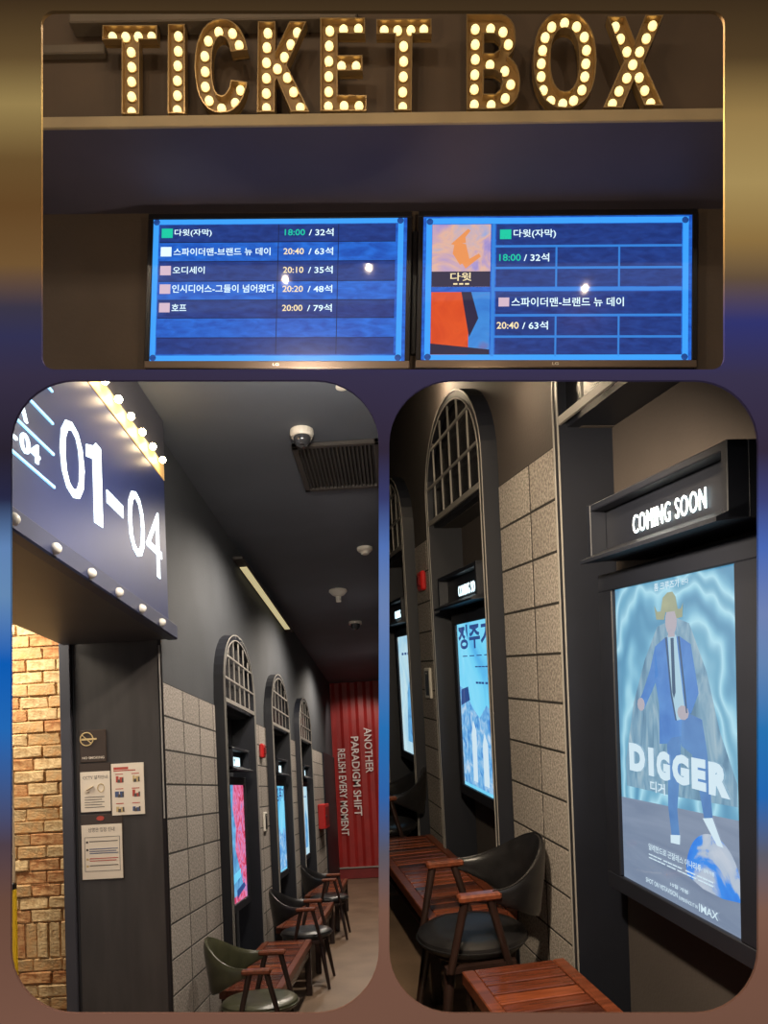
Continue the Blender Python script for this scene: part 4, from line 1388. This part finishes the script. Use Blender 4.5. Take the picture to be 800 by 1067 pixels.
def circle(cx, cy, rx, ry, n=20, a0=0, a1=360):
    return [(cx + rx * math.cos(math.radians(a0 + (a1 - a0) * i / n)), cy + ry * math.sin(math.radians(a0 + (a1 - a0) * i / n))) for i in range(n)]


def art_digger(t, g):
    sheet(t, 'poster_sheet', 'p_digger', g)
    poly(t, 'printed_stage', 'p_wood', [[(0, 0), (1, 0), (1, .325), (0, .285)]], g, 0.0008)
    poly(t, 'printed_rock', 'p_rock', [[(.06, .42), (.16, .62), (.28, .76), (.40, .86), (.56, .88), (.66, .86), (.78, .72), (.86, .56), (.97, .42), (.97, .36), (.5, .34), (.06, .33)]], g, 0.0012)
    poly(t, 'printed_globe', 'p_globe', [circle(.79, .115, .20, .145, 24, 0, 180) + [(.60, .11), (.72, .09), (.86, .088), (.98, .10)]], g, 0.0016)
    fig = poly(t, 'printed_jacket', 'p_suit', [
        [(.38, .80), (.47, .825), (.585, .825), (.67, .80), (.71, .69), (.72, .66), (.66, .60), (.62, .60), (.60, .66), (.58, .53), (.50, .52), (.46, .50), (.395, .495), (.40, .62), (.37, .70)],
        [(.38, .80), (.33, .73), (.25, .65), (.21, .625), (.26, .60), (.34, .66), (.40, .71)]], g, 0.0022)
    poly(fig, 'printed_trousers', 'p_suit_d', [
        [(.46, .52), (.58, .54), (.56, .42), (.53, .30), (.545, .215), (.48, .205), (.455, .30), (.46, .42)],
        [(.53, .60), (.64, .60), (.74, .585), (.77, .50), (.79, .38), (.80, .31), (.74, .30), (.70, .40), (.66, .48), (.58, .50)]], g, 0.0020)
    poly(fig, 'printed_shirt', 'p_shirt', [[(.49, .83), (.56, .83), (.60, .66), (.62, .585), (.55, .575), (.51, .66)]], g, 0.0026)
    poly(fig, 'printed_tie', 'p_tie', [[(.515, .822), (.54, .822), (.545, .66), (.53, .64), (.518, .66)]], g, 0.0029)
    for q in ([(.47, .215), (.55, .225), (.545, .195), (.47, .190)], [(.73, .30), (.80, .31), (.87, .235), (.83, .235)]):
        poly(fig, 'printed_shoe', 'p_white', [q], g, 0.0026)
    for q in (circle(.235, .615, .035, .022, 10), circle(.60, .60, .045, .022, 10)):
        poly(fig, 'printed_hand', 'p_skin', [q], g, 0.0030)
    poly(fig, 'printed_lapel', 'p_tie', [[(.47, .825), (.485, .825), (.515, .66), (.548, .575), (.538, .575), (.505, .65)]], g, 0.0032)
    poly(fig, 'printed_lapel', 'p_tie', [[(.575, .825), (.588, .825), (.625, .66), (.635, .60), (.625, .60), (.612, .66)]], g, 0.0032)
    poly(fig, 'printed_head', 'p_skin', [circle(.522, .872, .047, .042, 16), [(.50, .85), (.545, .85), (.55, .825), (.495, .825)]], g, 0.0030)
    poly(fig, 'printed_hat', 'p_hat', [[(.385, .925), (.41, .905), (.44, .905), (.46, .945), (.50, .958), (.54, .958), (.565, .942), (.58, .905), (.605, .905), (.622, .92), (.615, .88), (.57, .878), (.555, .90), (.48, .90), (.465, .878), (.40, .882)]], g, 0.0034)
    L = [('D', .105, .262, .388, .482), ('I', .292, .342, .386, .478), ('G', .366, .484, .382, .474), ('G', .503, .640, .382, .474), ('E', .658, .764, .380, .472), ('R', .783, .93, .376, .470)]
    print_words(t, 'title_lettering', 'p_white', L, g, 0.0040, 0.07)
    print_words(t, 'subtitle_lettering', 'p_white', [('디거', .303, .437, .335, .371)], g, 0.0040, 0.02)
    print_words(t, 'top_lettering', 'p_white', [('톰 크루즈가', .39, .60, .968, .992), ('온다', .615, .67, .972, .988)], g, 0.0040, 0.02)
    print_words(t, 'credit_lettering', 'p_white', [('알레한드로 곤잘레스 이냐리투', .27, .715, .138, .160), ('감독 작품', .73, .81, .142, .154), ('ㅡㅡㅡ ㅡㅡㅡㅡ  ㅡㅡ ㅡㅡㅡ', .27, .80, .121, .125), ('ㅡㅡㅡㅡ ㅡㅡ ㅡㅡㅡㅡ ㅡㅡㅡ', .27, .80, .110, .114), ('10월 개봉', .46, .61, .051, .064), ('SHOT ON VISTAVISION', .235, .52, .024, .040), ('EXPERIENCE IT IN', .53, .68, .022, .033), ('IMAX', .69, .83, .018, .042)], g, 0.0040, 0.015)


def art_blue(t, g):
    sheet(t, 'poster_sheet', 'p_cyan', g)
    poly(t, 'printed_town', 'p_town', [[(0, .02), (1, .02), (1, .46), (.75, .52), (.55, .44), (.35, .50), (.15, .60), (0, .62)]], g, 0.001)
    poly(t, 'printed_people', 'p_white', [[(.3, .05), (.42, .05), (.44, .36), (.36, .42), (.30, .34)], [(.6, .05), (.74, .05), (.74, .30), (.66, .36), (.60, .28)]], g, 0.0016)
    poly(t, 'printed_roof', 'p_dark', [[(.02, .50), (.30, .54), (.26, .62), (.05, .60)]], g, 0.0018)
    print_words(t, 'title_lettering', 'p_dark', [('정주기', .04, .97, .845, .99)], g, 0.0024, 0.03)
    print_words(t, 'small_lettering', 'p_dark', [('ㅡ ㅡ ㅡ ㅡ', .15, .9, .80, .806), ('ㅡㅡㅡㅡ', .5, .85, .735, .742), ('ㅡㅡㅡ ㅡㅡ', .5, .9, .64, .652)], g, 0.0024)


GP, GM = 'backlit posters in the right corridor', 'lit header signs in the right corridor'
poster_box('large backlit DIGGER poster of a figure in a blue suit and hat', 1, XS, 1.655, 2.268, 0.768, 1.686, -0.01, 0.12, art_digger, GP, 0.09)
poster_box('cyan backlit poster with dark blue title in the middle niche, right corridor', 1, XS, 3.485, 4.098, 0.805, 1.686, -0.01, 0.12, art_blue, GP, 0.06)
poster_box('pale backlit poster sliver at the far left edge of the right corridor', 1, XS, 5.14, 5.755, 0.83, 1.69, -0.01, 0.12, art_pale, GP, 0.06)
marquee_box('large glowing COMING SOON header above the DIGGER poster', 1, XS, 1.55, 2.245, 1.772, 1.94, 1.70, 2.05, 1.822, 1.873, 0.085, 0.12, GM)
marquee_box('glowing COMING SOON header in the middle niche, right corridor', 1, XS, 3.40, 4.10, 1.772, 1.94, 3.50, 3.86, 1.818, 1.870, 0.085, 0.12, GM)
marquee_box('small glowing header at the far left edge of the right corridor', 1, XS, 5.10, 5.80, 1.772, 1.94, 5.20, 5.56, 1.818, 1.870, 0.085, 0.12, GM)

make_bench('slatted bench closest to the viewer under the DIGGER poster', 'slatted benches in the right corridor', (0.868, 1.82, 0), 1.47, 0.385, seed=8)
make_bench('slatted bench behind the near armchair, right corridor', 'slatted benches in the right corridor', (0.893, 3.9125, 0), 1.575, 0.40, seed=9)
make_chair('armchair', 'large black leather armchair between the two right corridor benches', 'armchairs in the right corridor', 'leather', (0.80, 2.84, 0), math.pi / 2)
make_chair('armchair', 'black armchair half cut by the left edge of the right corridor', 'armchairs in the right corridor', 'leather', (0.84, 4.98, 0), math.pi / 2)
wall_panel('white wall control panel on the stone, right corridor', 1, XS, 4.76, 1.262, 1.456, 0.14)
fire_alarm('small red fire alarm above the control panel, right corridor', 1, XS, 4.76, 2.0)

# everything of the right corridor ends at the partition
for o in [o for o in bpy.data.objects if o not in BEFORE and o.parent is None]:
    clip_at_partition(o)
